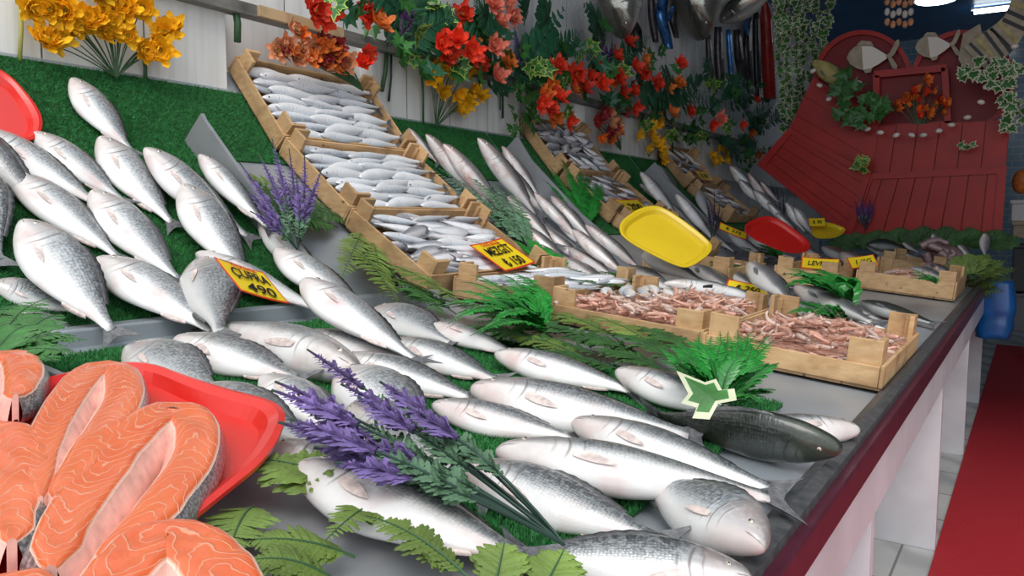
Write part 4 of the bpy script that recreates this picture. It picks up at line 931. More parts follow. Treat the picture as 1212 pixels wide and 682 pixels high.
# ------------------------------------------------------------------ leaves, ferns and flowers
def blade(b, p, d, side, L, w, m, teeth=0, droop=0, n=None, curl=0):
    """a thin leaf from p along d, side = direction of its width"""
    n = n or d.cross(side).normalized(); k = teeth*2 if teeth else 4; vs = []
    for i in range(k+1):
        t = i/k; ww = w*math.sin(PI*min(1, .12+t*.86))**.8*(1 if not teeth else (1 if i % 2 else .62))
        c = p+d*L*t-n*droop*L*t*t; fold = n*(-.18*w)
        vs += [c+side*ww+fold, c-n*0, c-side*ww+fold]
    b.add(vs, [q for i in range(k) for q in ((i*3, (i+1)*3, (i+1)*3+1, i*3+1), (i*3+1, (i+1)*3+1, (i+1)*3+2, i*3+2))], m)
def frond(b, pts, width, pairs, up, m=0, ms=1, teeth=3, ratio=.2, ang=.95, droop=.15, rad=.0012, start=.12, seed=0, shape=.75, turn=0):
    r = random.Random(seed); b.tube(pts, [rad*(1.3-i/len(pts)) for i in range(len(pts))], 5, ms); N = len(pts)-1
    for i in range(pairs):
        t = start+(1-start)*(i+.5)/pairs; f = t*N; k = min(int(f), N-1); p = lerp(pts[k], pts[k+1], f-k); tg = (pts[k+1]-pts[k]).normalized()
        sd = tg.cross(up).normalized(); nn = sd.cross(tg).normalized()
        if turn: a = i*2.4; sd, nn = sd*math.cos(a)+nn*math.sin(a), nn*math.cos(a)-sd*math.sin(a)
        L = width*math.sin(PI*min(1, (.08+.92*((t-start)/(1-start))**shape)))*r.uniform(.85, 1.1)+width*.06
        for s in (1, -1):
            a = ang*r.uniform(.88, 1.1); d = (tg*math.cos(a)+sd*s*math.sin(a)+nn*r.uniform(-.12, .2)).normalized()
            blade(b, p, d, d.cross(nn).normalized(), L, L*ratio, m, teeth, droop, nn)
def arc(A, B, n, h, k=8, side=0):
    d = B-A; sd = d.cross(n).normalized() if n.length else V()
    return bez(A, (A+B)/2+n*h+sd*side, B, k)
FK = dict(plastic=dict(width=.0165, pairs=40, teeth=0, ratio=.2, ang=.9, start=.05, rad=.0014), real=dict(width=.044, pairs=24, teeth=4, ratio=.21, ang=1.15, start=.1), palm=dict(width=.11, pairs=26, teeth=0, ratio=.09, ang=.85, start=.05, rad=.002))
def plume(px, tips, label, off=.02, hgt=.05, m='fern', kind='plastic', name='artificial_fern', cat='fern', scale=1, surf=None, rise=.05):
    A = surf(*px) if surf else S(px[0], px[1], off)[0]; up = V((1, 0, .2)).normalized() if surf else S(px[0], px[1], off)[1]
    b = MB(); kw = dict(FK[kind]); kw['width'] *= scale
    for i, (x, y) in enumerate(tips):
        B = surf(x, y) if surf else S(x, y, off+rise)[0]
        if not surf and (B-A).length > .6: B = A+(B-A)*(.6/(B-A).length)
        frond(b, arc(A, B, up, hgt*(1+.2*(i % 3)), side=(i % 3-1)*.02), up=up, seed=i, **kw)
    o = b.build(name, [M[m], M['stem' if kind != 'palm' else 'stemd']], origin=A); return tag(o, label, cat)
def sprig(x0, y0, x1, y1, label, m='nfern', hgt=.03, off=.02, scale=1, rise=.02, name='fern_frond', side=0):
    A, n = S(x0, y0, off); B = S(x1, y1, off+rise)[0]
    if (B-A).length > .55: B = A+(B-A)*(.55/(B-A).length)
    b = MB(); kw = dict(FK['real']); kw['width'] *= scale; frond(b, arc(A, B, n, hgt, side=side), up=n, seed=int(x0*7+y1), **kw)
    return tag(b.build(name, [M[m], M['stem']], origin=A), label, 'fern')

plume((646, 398), [(545, 334), (568, 350), (600, 326), (538, 372), (580, 384), (605, 360), (556, 326), (585, 322), (612, 330), (528, 345), (520, 362), (530, 384), (556, 398), (590, 340), (625, 345), (640, 355), (600, 380), (570, 362)], 'bright green plastic fern arching in front of the crate with the 150 tag', hgt=.07, rise=.06, off=.02, scale=1.7)
plume((852, 488), [(782, 412), (792, 408), (808, 400), (826, 396), (852, 392), (872, 390), (894, 390), (912, 396), (870, 410), (855, 405), (800, 420), (890, 410), (910, 430), (800, 404), (820, 402), (842, 398), (862, 392), (885, 396), (902, 392), (918, 402), (922, 430), (918, 462), (790, 436), (778, 428), (880, 420), (840, 425), (905, 478), (815, 425), (895, 440)], 'bright green plastic fern standing before the shrimp crates with an ivy leaf at its foot', hgt=.03, rise=.085, scale=1.35)
plume((694, 266), [(650, 196), (662, 182), (680, 180), (697, 184), (712, 192), (716, 206), (642, 212), (672, 200), (705, 222), (686, 205)], 'bright green plastic plume on the slope between mullet and the second crate column', hgt=.03, rise=.08, scale=2.4)
plume((1008, 372), [(930, 318), (938, 312), (950, 308), (962, 308), (975, 314), (932, 330), (945, 325), (960, 320), (928, 340), (985, 325), (920, 326), (990, 335), (970, 330), (950, 335), (1000, 345)], 'bright green plume drooping over the long grey fish', hgt=.08, rise=.07, scale=2.6, off=.05)
plume((1002, 388), [(925, 362), (935, 357), (950, 355), (965, 357), (980, 362), (930, 372), (990, 366), (960, 372)], 'bright green plastic fern behind the rim crate of shrimp', hgt=.04, rise=.05, scale=2.2)
plume((876, 338), [(832, 302), (842, 300), (852, 298), (862, 304), (870, 312), (835, 315), (860, 318)], 'dark green fern tuft right of the yellow tray', m='green', hgt=.03, rise=.05, scale=2.6)
plume((925, 306), [(868, 292), (880, 290), (895, 289), (908, 291), (918, 295), (872, 300), (890, 298)], 'strip of green plastic grass before the far red tray', m='fern', hgt=.03, rise=.05, scale=2.4)
plume((652, 332), [(598, 292), (608, 284), (620, 280), (634, 284), (645, 292), (655, 300), (600, 304), (628, 300), (664, 310)], 'bright green fern tuft at the foot of the mullet by the first column', hgt=.04, rise=.06, scale=2.2)
plume((762, 346), [(672, 332), (690, 326), (705, 322), (722, 322), (740, 328), (752, 334), (700, 338)], 'dark green fern strip along the back edge of the left shrimp crate', m='dfern', hgt=.03, rise=.06, scale=2)
plume((1108, 336), [(1050, 324), (1060, 320), (1075, 318), (1090, 322), (1100, 326), (1065, 328)], 'green plastic fern lying in the far shrimp crate', hgt=.02, rise=.09, scale=1.2, off=.09)
for i, (x, t) in enumerate([(1052, (1035, 272)), (1075, (1062, 268)), (1098, (1092, 266)), (1122, (1120, 266)), (1145, (1150, 268)), (1165, (1185, 272)), (1020, (1005, 274))]):
    A = atY(x, 296, 5.95); b = MB()
    for k in range(9): frond(b, arc(A, atY(t[0]+(k-4)*7, t[1]+abs(k-4)*3, 5.9+.01*k), V((0, -1, .3)), .04), up=V((0, -1, .2)), width=.06, pairs=14, teeth=0, ratio=.16, seed=k)
    tag(b.build('fern_tuft', [M['dfern'], M['stem']], origin=A), ['dark fern tuft under the seam between the red panels', 'dark fern tuft at the foot of the red boards above the black fish', 'dark fern tuft at the foot of the red boards by the upright fish head', 'dark fern tuft midway along the foot of the red boards', 'dark fern tuft at the foot of the red boards over the octopus', 'dark fern tuft beside the upright silver fish at the end', 'dark fern tuft at the lower tip of the tilted red panel'][i], 'fern')
for i, (x0, y0, tips) in enumerate([(1150, 330, [(1110, 318), (1125, 305), (1145, 300), (1170, 300), (1190, 308), (1205, 318), (1135, 312)]), (1130, 345, [(1180, 322), (1200, 330), (1190, 345), (1160, 318), (1175, 352)])]):
    A = atY(x0, y0, 4.55+.2*i); b = MB()
    for k, (x, y) in enumerate(tips): frond(b, arc(A, atY(x, y, 4.5+.05*k), V((0, -.3, 1)), .03), up=V((0, -.6, .6)), width=.05, pairs=16, teeth=0, ratio=.16, seed=k)
    tag(b.build('fern_tuft', [M['nfern'], M['stem']], origin=A), ['olive fern tuft spilling over the far end of the counter', 'olive fern fronds hanging over the rim above the blue bag'][i], 'fern')
# dusty fern beside the first crate column
plume((625, 300), [(500, 192), (515, 196), (535, 192), (560, 200), (580, 212), (598, 222), (545, 215), (610, 250), (570, 245), (590, 262), (520, 215), (600, 280)], 'dusty grey-green fern lying along the right side of the first crate column', m='pfern', kind='real', hgt=.05, rise=.06, scale=.9, name='fern_bunch')
plume((705, 345), [(640, 322), (655, 315), (675, 318), (650, 335)], 'small dusty fern piece behind the left shrimp crate', m='pfern', kind='real', hgt=.02, rise=.05, scale=.8, name='fern_bunch')
plume((-20, 440), [(58, 352), (40, 360), (72, 372), (20, 360), (104, 402), (90, 398), (66, 428), (40, 385), (96, 420)], 'green fern leaves at the left edge behind the salmon', m='green', kind='real', hgt=.03, rise=.05, scale=.85, name='fern_bunch', off=.05)
for a in [(402, 252, 238, 198, 'long fern frond lying over the narrow white bream by the partition', 'nfern', .03), (425, 265, 300, 238, 'fern frond just below the small lavender bunch', 'dfern', .03), (430, 270, 385, 372, 'fern frond hanging over the bream beside the price tag', 'nfern', .02), (440, 280, 455, 362, 'fern frond pointing down beside the lowest column crate', 'nfern', .02),
          (400, 235, 505, 300, 'dark fern frond along the lower left side of the crate column', 'dfern', .05), (415, 290, 480, 372, 'fern frond over bare steel below the crate column', 'nfern', .03), (450, 310, 560, 372, 'fern frond running from the crate foot to the bright fern', 'nfern', .04), (470, 330, 540, 390, 'dark fern frond above the small round grey bream', 'dfern', .03),
          (640, 392, 500, 352, 'dark fern frond at the left end of the dark fern band', 'dfern', .03), (700, 412, 590, 372, 'dark fern frond in the middle of the dark band behind the basses', 'dfern', .04), (770, 428, 640, 385, 'dark fern frond before the left shrimp crate', 'dfern', .03), (740, 440, 610, 412, 'dark fern frond touching the furthest back bass', 'dfern', .02),
          (800, 430, 690, 372, 'olive fern frond hanging over the shrimp crate edge', 'nfern', .04), (830, 425, 745, 385, 'dark fern frond left of the bright standing fern', 'dfern', .03), (720, 425, 560, 392, 'dark fern frond behind the long bass', 'dfern', .03),
          (690, 400, 560, 382, 'dark fern frond curling right under the bright fern tips', 'dfern', .04), (760, 420, 660, 400, 'dark fern frond below the corner posts of the left shrimp crate', 'dfern', .03), (665, 415, 540, 385, 'dark fern frond over the back of the bream by the bright fern', 'dfern', .03), (735, 405, 620, 372, 'olive fern frond leaning on the left shrimp crate', 'nfern', .05), (812, 440, 720, 395, 'dark fern frond below the shrimp crate corner', 'dfern', .04), (700, 430, 590, 395, 'olive fern frond in the dark band above the second bass', 'nfern', .03), (480, 345, 420, 300, 'dark fern frond pointing up beside the crate column foot', 'dfern', .03), (540, 372, 455, 340, 'dark fern frond across bare steel at the crate foot', 'dfern', .04), (520, 350, 440, 330, 'fern frond tucked under the lowest column crate', 'nfern', .03), (360, 300, 300, 210, 'dark fern frond behind the small lavender bunch', 'dfern', .04), (400, 270, 330, 262, 'dark fern frond across the stems of the small lavender bunch', 'dfern', .04),
          (655, 400, 540, 362, 'dark fern frond under the bright arching fern', 'dfern', .02), (790, 440, 700, 412, 'fern frond tip beside the bass with the ivy leaf', 'dfern', .02)]:
    sprig(*a[:5], m=a[5], hgt=a[6], scale=1.1)
for a in [(445, 600, 292, 545, 'broad yellow-green fern frond reaching the red salmon tray', 'nfern', .03, 1.25), (470, 590, 385, 640, 'small fern frond above the steel partition, pointing to the front', 'nfern', .02, .7), (330, 580, 440, 572, 'fern frond tip curling over the large white bass', 'nfern', .04, .8),
          (300, 600, 268, 660, 'fern frond between the salmon steak and the steel plate', 'nfern', .02, .8), (420, 660, 290, 640, 'fern frond lying on the bare steel at the bottom', 'nfern', .015, .8), (560, 690, 430, 610, 'fern frond along the edge of the steel partition', 'nfern', .02, .6),
          (585, 700, 597, 642, 'upright small fern frond before the tail of the white bass', 'nfern', .0, .7), (640, 705, 668, 650, 'upright small fern frond over the front bass tail', 'nfern', .0, .7), (400, 690, 290, 665, 'fern frond at the very bottom beside the salmon', 'nfern', .02, .7), (530, 675, 500, 655, 'tiny fern frond on the steel plate', 'nfern', .0, .4)]:
    sprig(*a[:5], m=a[5], hgt=a[6], scale=a[7]*.85, off=.045)
# variegated ivy leaf
def ivy(b, p, d, n, L, m=0, me=1):
    d = d.normalized(); n = (n-d*n.dot(d)).normalized(); s = d.cross(n)
    out = [(0, .0), (-.12, .32), (.1, .5), (.2, .3), (.45, .42), (.5, .2), (1, 0)]; 
    def ring(k, h): return [p+d*L*x*k+s*L*y*k+n*(h-abs(y)*.15*L) for x, y in out]+[p+d*L*x*k-s*L*y*k+n*(h-abs(y)*.15*L) for x, y in out[-2:0:-1]]
    o, i_ = ring(1, 0), ring(.72, .0008); c = p+d*L*.25+n*.001; k = len(o)
    i_ = [lerp(c, q, .74)+n*.0008 for q in o]
    b.add(o+i_, [(j, (j+1) % k, k+(j+1) % k, k+j) for j in range(k)], me)
    b.add(i_+[c+n*.0015], [(j, (j+1) % k, k) for j in range(k)], m)
b = MB(); A = S(868, 492, .09)[0]; B = S(806, 447, .11)[0]; ivy(b, S(850, 478, .1)[0], S(812, 448, .12)[0]-S(850, 478, .1)[0], V((.4, -.6, .7)), .078)
tag(b.build('ivy_leaf', [M['green'], M['ivyedge']], origin=S(850, 478, .1)[0]), 'single variegated ivy leaf with cream edges at the foot of the bright fern', 'leaf')

# lavender bunches
def lavender(base, tips, label, off=.05, hgt=.03, m='lav', scale=1, fl=(.5, 1.0), lv=(.2, .55), surf=None, up=None, name='lavender_bunch', group=None):
    A = surf(*base) if surf else S(base[0], base[1], off*.6)[0]; up = up or S(base[0], base[1], 0)[1]
    r = empty(name, A, label, 'flowers', group); bs, bl = MB(), MB()
    for i, (x, y) in enumerate(tips):
        B = surf(x, y) if surf else S(x, y, off+.012*(i % 4))[0]; pts = arc(A, B, up, hgt, 12, side=(i % 3-1)*.01); bs.tube(pts, .0017*scale, 5)
        q = [pts[k] for k in range(int(fl[0]*12), 13)]; b = MB()
        for t in range(2): frond(b, q, .017*scale, 16, up, m=0, ms=0, teeth=2, ratio=.26, ang=.75, seed=i*3+t, start=.02, turn=1, shape=.5, rad=.003*scale)
        frond(b, q, .024*scale, 17, up, m=0, ms=0, teeth=3, ratio=.2, ang=.8, seed=i*3+7, start=.02, shape=.5)
        b.build('flower_spike', M[m], r)
        q = [pts[k] for k in range(int(lv[0]*12), int(lv[1]*12)+1)]
        frond(bl, q, .016*scale, 11, up, teeth=3, ratio=.28, ang=.9, seed=i+50, turn=1); frond(bl, q, .018*scale, 11, up, teeth=3, ratio=.25, ang=.9, seed=i+70)
    bs.build('stems', M['stemd'], r); bl.build('leaves', M['pfern'], r); return r
lavender((668, 645), [(364, 414), (326, 452), (322, 462), (344, 496), (372, 530), (398, 548), (424, 470), (450, 452), (404, 455), (350, 478), (330, 500), (482, 482), (380, 505), (420, 520)], 'large artificial lavender bunch lying across the basses in the foreground', off=.09, hgt=.02, fl=(.7, 1), lv=(.4, .74))
lavender((352, 296), [(283, 192), (288, 222), (300, 236), (322, 164), (342, 176), (360, 180), (382, 198), (306, 182), (330, 200), (372, 222), (296, 250), (350, 210)], 'small artificial lavender bunch standing at the lower left corner of the top crate', off=.12, hgt=.02, fl=(.4, 1), lv=(.1, .5))
lavender((925, 268), [(912, 215), (918, 218), (926, 224), (932, 232), (908, 228)], 'dark lavender bunch before the tilted red panel', off=.12, m='lavd', fl=(.3, 1))
sx = lambda x, y: atY(x, y, 5.35)
lavender((1000, 312), [(985, 298), (995, 294), (1008, 296), (1020, 300), (980, 306)], 'small magenta flower bunch in front of the red boards', m='lavd', surf=sx, up=V((0, -1, .4)), fl=(.3, 1))
lavender((842, 286), [(835, 232), (845, 226), (852, 236), (838, 246), (856, 250)], 'dark purple sprig beside the high far crate', off=.12, m='lavd', fl=(.3, 1))
rb = lambda x, y: atY(x, y, 5.93)
lavender((1025, 272), [(1012, 236), (1020, 230), (1030, 232), (1036, 240), (1016, 246)], 'dark purple sprig fixed on the seam of the red panels', m='lavd', surf=rb, up=V((0, -1, .2)), fl=(.2, 1), scale=1.2)

# flowers
def flower(b, c, n, r, pet=6, layers=2, m=0, mc=1, seed=0, wid=.42):
    q = random.Random(seed); n = n.normalized(); a0 = n.cross(V((.1, .2, 1))).normalized(); a1 = n.cross(a0)
    for ly in range(layers):
        for k in range(pet):
            a = 2*PI*(k+.5*ly)/pet+q.uniform(-.15, .15); out = a0*math.cos(a)+a1*math.sin(a); cup = .25+.4*ly+q.uniform(-.15, .25)
            d = (out+n*cup).normalized(); s = d.cross(n).normalized(); blade(b, c, d, s, r*q.uniform(.85, 1.15)*(1-.15*ly), r*wid, m, 3 if r > .03 else 0, q.uniform(.1, .5), (s.cross(d)).normalized()*-1)
    b.ball(c+n*r*.12, r*.16, mc, 6)
OUT = V((1, -.25, .1)).normalized()
def bouquet(base, pts, label, m, rad, out=.05, spread=.03, name='flower_bouquet', surf=None):
    sf = surf or (lambda x, y, o=0: wallp(x, y, out+o)); A = sf(*base); r = empty(name, A, label, 'flowers'); st_ = MB()
    for i, (x, y) in enumerate(pts):
        c = sf(x, y)+OUT*spread*rnd.uniform(0, 1); b = MB(); nn = (OUT+V((0, rnd.uniform(-.7, .7), rnd.uniform(-.6, .6)))).normalized()
        flower(b, c, nn, rad*rnd.uniform(.8, 1.15), 6, 3, 0, 1, i, .36); b.build('blossom', [M[m if isinstance(m, str) else m[i % len(m)]], M['core']], r)
        st_.tube(bez(A, (A+c)/2+V((0, 0, .02)), c, 5), .0018, 5)
    st_.build('stems', M['stem'], r); return r
def scat(cx, cy, rx, ry, n, seed):
    q = random.Random(seed); o = []
    while len(o) < n:
        x, y = q.uniform(-1, 1), q.uniform(-1, 1)
        if x*x+y*y < 1: o.append((cx+x*rx, cy+y*ry))
    return o
bouquet((138, 92), scat(95, 12, 72, 24, 16, 3)+[(52, 52), (62, 46), (165, 60), (178, 50), (172, 68), (195, 40), (205, 36), (140, 30), (120, 40), (100, 30), (185, 62), (150, 45), (36, 10)], 'large yellow artificial flower bunch on the white wall at upper left', 'yel', .055)
bouquet((516, 150), scat(532, 102, 30, 30, 14, 4)+[(560, 110), (512, 88), (568, 114), (540, 130)], 'yellow artificial flower bunch on the wall between first crates and dark leaves', 'yel', .055)
bouquet((768, 186), scat(768, 160, 15, 18, 9, 5)+[(776, 140)], 'yellow artificial flower bunch above the second crate column', 'yel', .06)
bouquet((780, 192), [(778, 186), (783, 182), (784, 190)], 'small yellow flower cluster beside the high far crate', 'yel', .05)
bouquet((850, 196), scat(847, 182, 13, 16, 9, 6), 'yellow artificial flower bunch beside the far leaves above the last crates', 'yel', .06)
bouquet((430, 108), scat(368, 62, 42, 14, 20, 7)+scat(400, 76, 24, 10, 8, 8)+[(340, 38), (352, 42)], 'orange and crimson orchid bunch peeping over the topmost crate', ['peach', 'crim', 'ora', 'crim', 'peach', 'ora'], .045, out=.1)
bouquet((735, 178), scat(722, 148, 20, 20, 18, 9), 'dusty orange and crimson orchid bunch beside the second crate column', ['peach', 'crim', 'crim', 'ora'], .055, out=.1)
bouquet((436, 80), [(432, 70), (436, 62), (428, 76)], 'small red-orange flower at the right post of the topmost crate', 'red', .045, out=.12)

# the rail and its stems
pa = wallp(222, 0, .03); pb = wallp(620, 104, .03)
zr = (wallp(400, 34, .03).z+pb.z)/2
struct(MB().bb((WP-.01, .9, zr-.022), (WP+.045, 7.5, zr+.02)).build('trim_1', M['rail'], bevel=.003))
ya_, yb_ = wallp(305, 18, .05).y, wallp(405, 40, .05).y
tag(MB().bb((WP+.046, ya_, zr-.02), (WP+.062, yb_, zr+.018)).build('wooden_batten', M['railwood'], origin=(WP+.05, ya_, zr), bevel=.002), 'pale wooden batten fixed along the grey wall rail above the first crates', 'batten')
for i, (x0, y0, x1, y1, m, rr) in enumerate([(23, -10, 23, 75, 'stemy', .006), (168, 60, 172, 98, 'stem', .006), (278, 5, 281, 50, 'stem', .012), (458, 60, 452, 108, 'stem', .009), (463, 62, 460, 120, 'stemd', .005), (498, 70, 501, 150, 'stem', .005), (593, 95, 595, 140, 'stemd', .006), (590, 95, 592, 130, 'stem', .004), (645, 100, 608, 160, 'stem', .003), (795, 140, 796, 185, 'stem', .006)]):
    A, B = wallp(x0, y0, .02), wallp(x1, y1, .02)
    tag(MB().tube([A, (A+B)/2+V((.004, .003, 0)), B], rr, 8).build('plastic_stalk', M[m], origin=B, smooth=True),
        ['yellow-green plastic stem on the wall at the far left, beside the yellow flowers', 'green stem below the right end of the large yellow flower bunch', 'thick green stem hanging from the rail above the topmost crate corner', 'green stem hanging from the rail right of the topmost crate', 'thin dark stem hanging beside a green one right of the topmost crate', 'long thin green stem left of the second yellow flower bunch', 'dark stem hanging below the coral flowers', 'thin green stem beside the dark one below the coral flowers', 'thin stem running to the leafy bunch at the second crate column', 'stem between the two far yellow flower bunches'][i], 'stem')

# garland along the rail
REDS = [(436, 14, 'red'), (448, 30, 'ora'), (582, 7, 'cor'), (598, 5, 'cor'), (603, 21, 'cor'), (589, 26, 'cor'), (547, 17, 'red'), (521, 52, 'red'), (540, 48, 'red'), (551, 49, 'ora'), (558, 68, 'red'), (584, 56, 'cor'), (598, 75, 'ora'), (587, 91, 'cor'), (659, 80, 'red'), (676, 87, 'red'), (650, 101, 'ora'), (638, 122, 'red'), (655, 138, 'ora'), (671, 143, 'red'),
        (682, 87, 'red'), (697, 92, 'red'), (677, 107, 'ora'), (690, 104, 'red'), (725, 97, 'ora'), (732, 92, 'red'), (727, 67, 'red'), (742, 50, 'red'), (760, 87, 'red'), (750, 80, 'red'), (747, 107, 'red'), (750, 127, 'red'), (804, 77, 'red'), (789, 105, 'ora'), (802, 100, 'ora'), (794, 135, 'ora'), (814, 132, 'red'), (842, 147, 'red'), (852, 140, 'cor'), (887, 158, 'ora'), (893, 119, 'red'), (876, 148, 'red'), (895, 182, 'ora'), (642, 112, 'ora'), (648, 128, 'red'), (383, 18, 'red'), (372, 12, 'red'), (556, 60, 'red'), (565, 74, 'red'), (530, 64, 'red'), (760, 70, 'ora'), (735, 110, 'red'), (776, 98, 'red'), (660, 116, 'red'), (703, 78, 'red'), (712, 100, 'red')]
MR = {}
for m in ('red', 'ora', 'cor'):
    for k in range(2):
        b = MB(); flower(b, V(), V((0, 0, 1)), 1, 6, 3, 0, 1, k+len(m), .34); MR[m, k] = b.mesh('flower', [M[m], M['core']])
GL = {'red': ('scarlet artificial lily in the leafy garland along the wall rail', 'scarlet lilies in the wall garland'), 'ora': ('orange artificial lily in the leafy garland along the wall rail', 'orange lilies in the wall garland'), 'cor': ('coral pink artificial flower in the garland near its brightest cluster', 'coral flowers in the wall garland')}
for i, (x, y, m) in enumerate(REDS):
    c = wallp(x, y, .14+.05*(i % 3)); nn = (OUT+V((0, rnd.uniform(-.6, .6), rnd.uniform(-.6, .5)))).normalized()
    put(MR[m, i % 2], 'artificial_lily', c, nn.cross(V((.2, .1, 1))), nn, .066, GL[m][0], GL[m][1], 'flower')
wl = lambda o: (lambda x, y: wallp(x, y, o))
PALM = [((600, 95), (668, 8)), ((600, 95), (690, 36)), ((605, 96), (676, 62)), ((598, 92), (520, 30)), ((460, 55), (545, 12)), ((462, 52), (590, 42)), ((458, 55), (462, -20)), ((455, 50), (500, -25)), ((620, 30), (612, -30)), ((640, 60), (640, -10)), ((700, 95), (770, 42)), ((700, 100), (745, 60)), ((716, 60), (690, 5)), ((750, 125), (840, 108)), ((760, 122), (870, 122)), ((770, 130), (835, 88)), ((840, 110), (832, 70)), ((850, 120), (880, 85)), ((860, 130), (900, 100)), ((880, 150), (920, 115)), ((870, 160), (900, 180)), ((800, 118), (780, 80)), ((720, 110), (690, 60)), ((480, 30), (430, -10)), ((740, 100), (800, 130)), ((540, 60), (600, 20)), ((905, 150), (935, 118)), ((880, 130), (905, 160)), ((845, 160), (880, 190)), ((580, 60), (560, 0))]
for i, (a, c) in enumerate(PALM):
    b = MB(); A, B = wallp(*a, .08), wallp(*c, .16+.04*(i % 2))
    sc = (B-A).length/.3; frond(b, arc(A, B, V((1, 0, .3)), .06, side=.02), up=V((1, -.2, .1)), seed=i, **{**FK['palm'], 'width': .085*min(1.4, max(.6, sc)), 'ratio': .12 if i % 3 else .3, 'pairs': 22 if i % 3 else 10})
    tag(b.build('palm_frond', [M['dgreen'], M['stemd']], origin=A), 'dark green artificial frond in the garland along the wall rail', 'leaf', 'dark fronds in the wall garland')
# leafy tufts in green and lime
LV = [(500, 20), (512, 5), (425, 8), (440, 28), (410, 14), (395, 5), (560, 55), (552, 30), (535, 75), (525, 20), (600, 70), (570, 40), (655, 90), (663, 100), (690, 112), (705, 80), (722, 118), (735, 84), (770, 65), (782, 60), (755, 95), (796, 140), (806, 120), (830, 130), (845, 120), (860, 150), (870, 110), (885, 100), (900, 140), (846, 100), (862, 92), (880, 165), (905, 120), (775, 110), (640, 90), (618, 60), (650, 40), (700, 55), (715, 30), (480, 10), (470, 35), (630, 80), (740, 125), (820, 150), (858, 165), (890, 190), (668, 60), (545, 85), (505, 45), (580, 75)]
ML_ = []
for k in range(4):
    b = MB(); q = random.Random(k)
    for j in range(6):
        a = j*1.05+q.uniform(-.3, .3); d = V((math.cos(a), math.sin(a), q.uniform(-.1, .5))).normalized(); ivy(b, V((0, 0, 0))+d*.15, d, V((0, 0, 1)), q.uniform(.6, 1))
    ML_.append(b.mesh('leaf_sprig', [M['green' if k else 'dgreen'], M[['dgreen', 'lime', 'green', 'green'][k]]]))
_q = random.Random(5)
for k in range(75):
    x = 470+_q.random()**.8*440; yc = 40+(x-470)*.25; LV.append((x, yc+_q.uniform(-48, 42)))
for i, (x, y) in enumerate(LV):
    nn = (OUT+V((0, rnd.uniform(-.6, .6), rnd.uniform(-.5, .5)))).normalized()
    put(ML_[i % 4], 'leaf_sprig', wallp(x, y, .08+.06*(i % 3)), V((rnd.uniform(-1, 1), rnd.uniform(-1, 1), rnd.uniform(-1, 1))), nn, .075, 'green artificial ivy sprig tucked in the garland along the wall rail', 'ivy sprigs in the wall garland', 'leaf')
# parsley-like bunches
for cx, cy, rx, ry, lb in [(617, 130, 20, 32, 'leafy green bunch hanging left of the second crate column'), (818, 158, 14, 12, 'leafy green bunch behind the high far crate'), (880, 185, 14, 22, 'leafy green bunch beside the tilted red panel'), (862, 120, 26, 28, 'dense green leaf bunch under the hanging silver fish')]:
    b = MB(); c0 = wallp(cx, cy+ry, .06)
    for k, (x, y) in enumerate(scat(cx, cy, rx, ry, 34, cx)):
        d = V((rnd.uniform(-.2, .5), rnd.uniform(-1, 1), rnd.uniform(-.8, 1))).normalized(); ivy(b, wallp(x, y, .05+rnd.uniform(0, .08)), d, OUT, .05, 0, 0)
    for k in range(4): b.tube([c0, wallp(cx+(k-1.5)*8, cy, .06)], .002, 5, 1)
    tag(b.build('leafy_bunch', [M['green'], M['stem']], origin=c0), lb, 'leaves')
# purple sprays in the garland
for base, tips, lb in [((470, 45), [(484, 5), (490, 12), (480, 22), (495, 0)], 'dark purple flower spike in the garland near its left end'), ((612, 80), [(608, 30), (618, 40), (614, 52), (622, 60)], 'blue-purple flower spike beside the coral flowers'), ((716, 85), [(708, 42), (716, 50), (724, 44)], 'dull purple flower spike left of the hanging fish')]:
    lavender(base, tips, lb, m='lavd' if base[0] != 612 else 'lav', surf=wl(.16), up=V((1, 0, 0)), fl=(.2, 1), scale=1.3, name='purple_flower_spray')

# things hanging on the wall
CH = fish_mat('wet_fish_skin', (.12, .12, .1), (.42, .42, .38), (.5, .5, .46), headtint=(.3, .29, .24), scales=.3, rough=.14, blush=0, metal=.8)
M['hung'] = CH; NM['hung'] = 'hanging_fish'; SH['hung'] = 'bream'; ROLL['hung'] = 0
def hung(h, t, out, lb, w=.7, r=0, thick=1.3, Y=None): return fish3('hung', atY(*h, Y) if Y else wallp(*h, out), atY(*t, Y) if Y else wallp(*t, out), V((1, -.5, 0)).normalized(), lb, s=1, roll=r, w=w, thick=thick)
hung((737, 46), (733, -125), .12, 'glossy silver fish hanging head down over the purple flowers', 1.0, thick=2.2)
hung((829, 48), (826, -150), .14, 'largest glossy silver fish hanging head down with closed dark mouth', 1.0, thick=2.2)
hung((852, 26), (930, -22), .14, 'glossy fish hanging aslant with blue shine beside the red tube', 1.0, Y=6.3, thick=1.5)
b = MB(); c = wallp(829, 33, .23)
def ribbon(pts, w, m, lb, out=.06):
    P_ = [wallp(x, y, out) for x, y in pts]; b = MB(); Q = []
    for i in range(len(P_)-1): Q += [lerp(P_[i], P_[i+1], k/4) for k in range(4)]
    Q.append(P_[-1]); n = len(Q); vs = []
    for i, p in enumerate(Q):
        ww = w*math.sin(PI*min(1, .15+.8*i/n))**.5; s = V((.8, .6+.2*math.sin(i*.5), 0)).normalized(); vs += [p+s*ww*1.5, p+V((.008, -.012, 0)), p-s*ww*1.5, p+V((0, .008, 0))]
    b.add(vs, [(i*4+k, i*4+(k+1) % 4, (i+1)*4+(k+1) % 4, (i+1)*4+k) for i in range(n-1) for k in range(4)]+[(0, 1, 2, 3), tuple((n-1)*4+k for k in (3, 2, 1, 0))])
    return tag(b.build('dried_fish_strip', M[m], origin=P_[0], smooth=True), lb, 'dried fish', None)
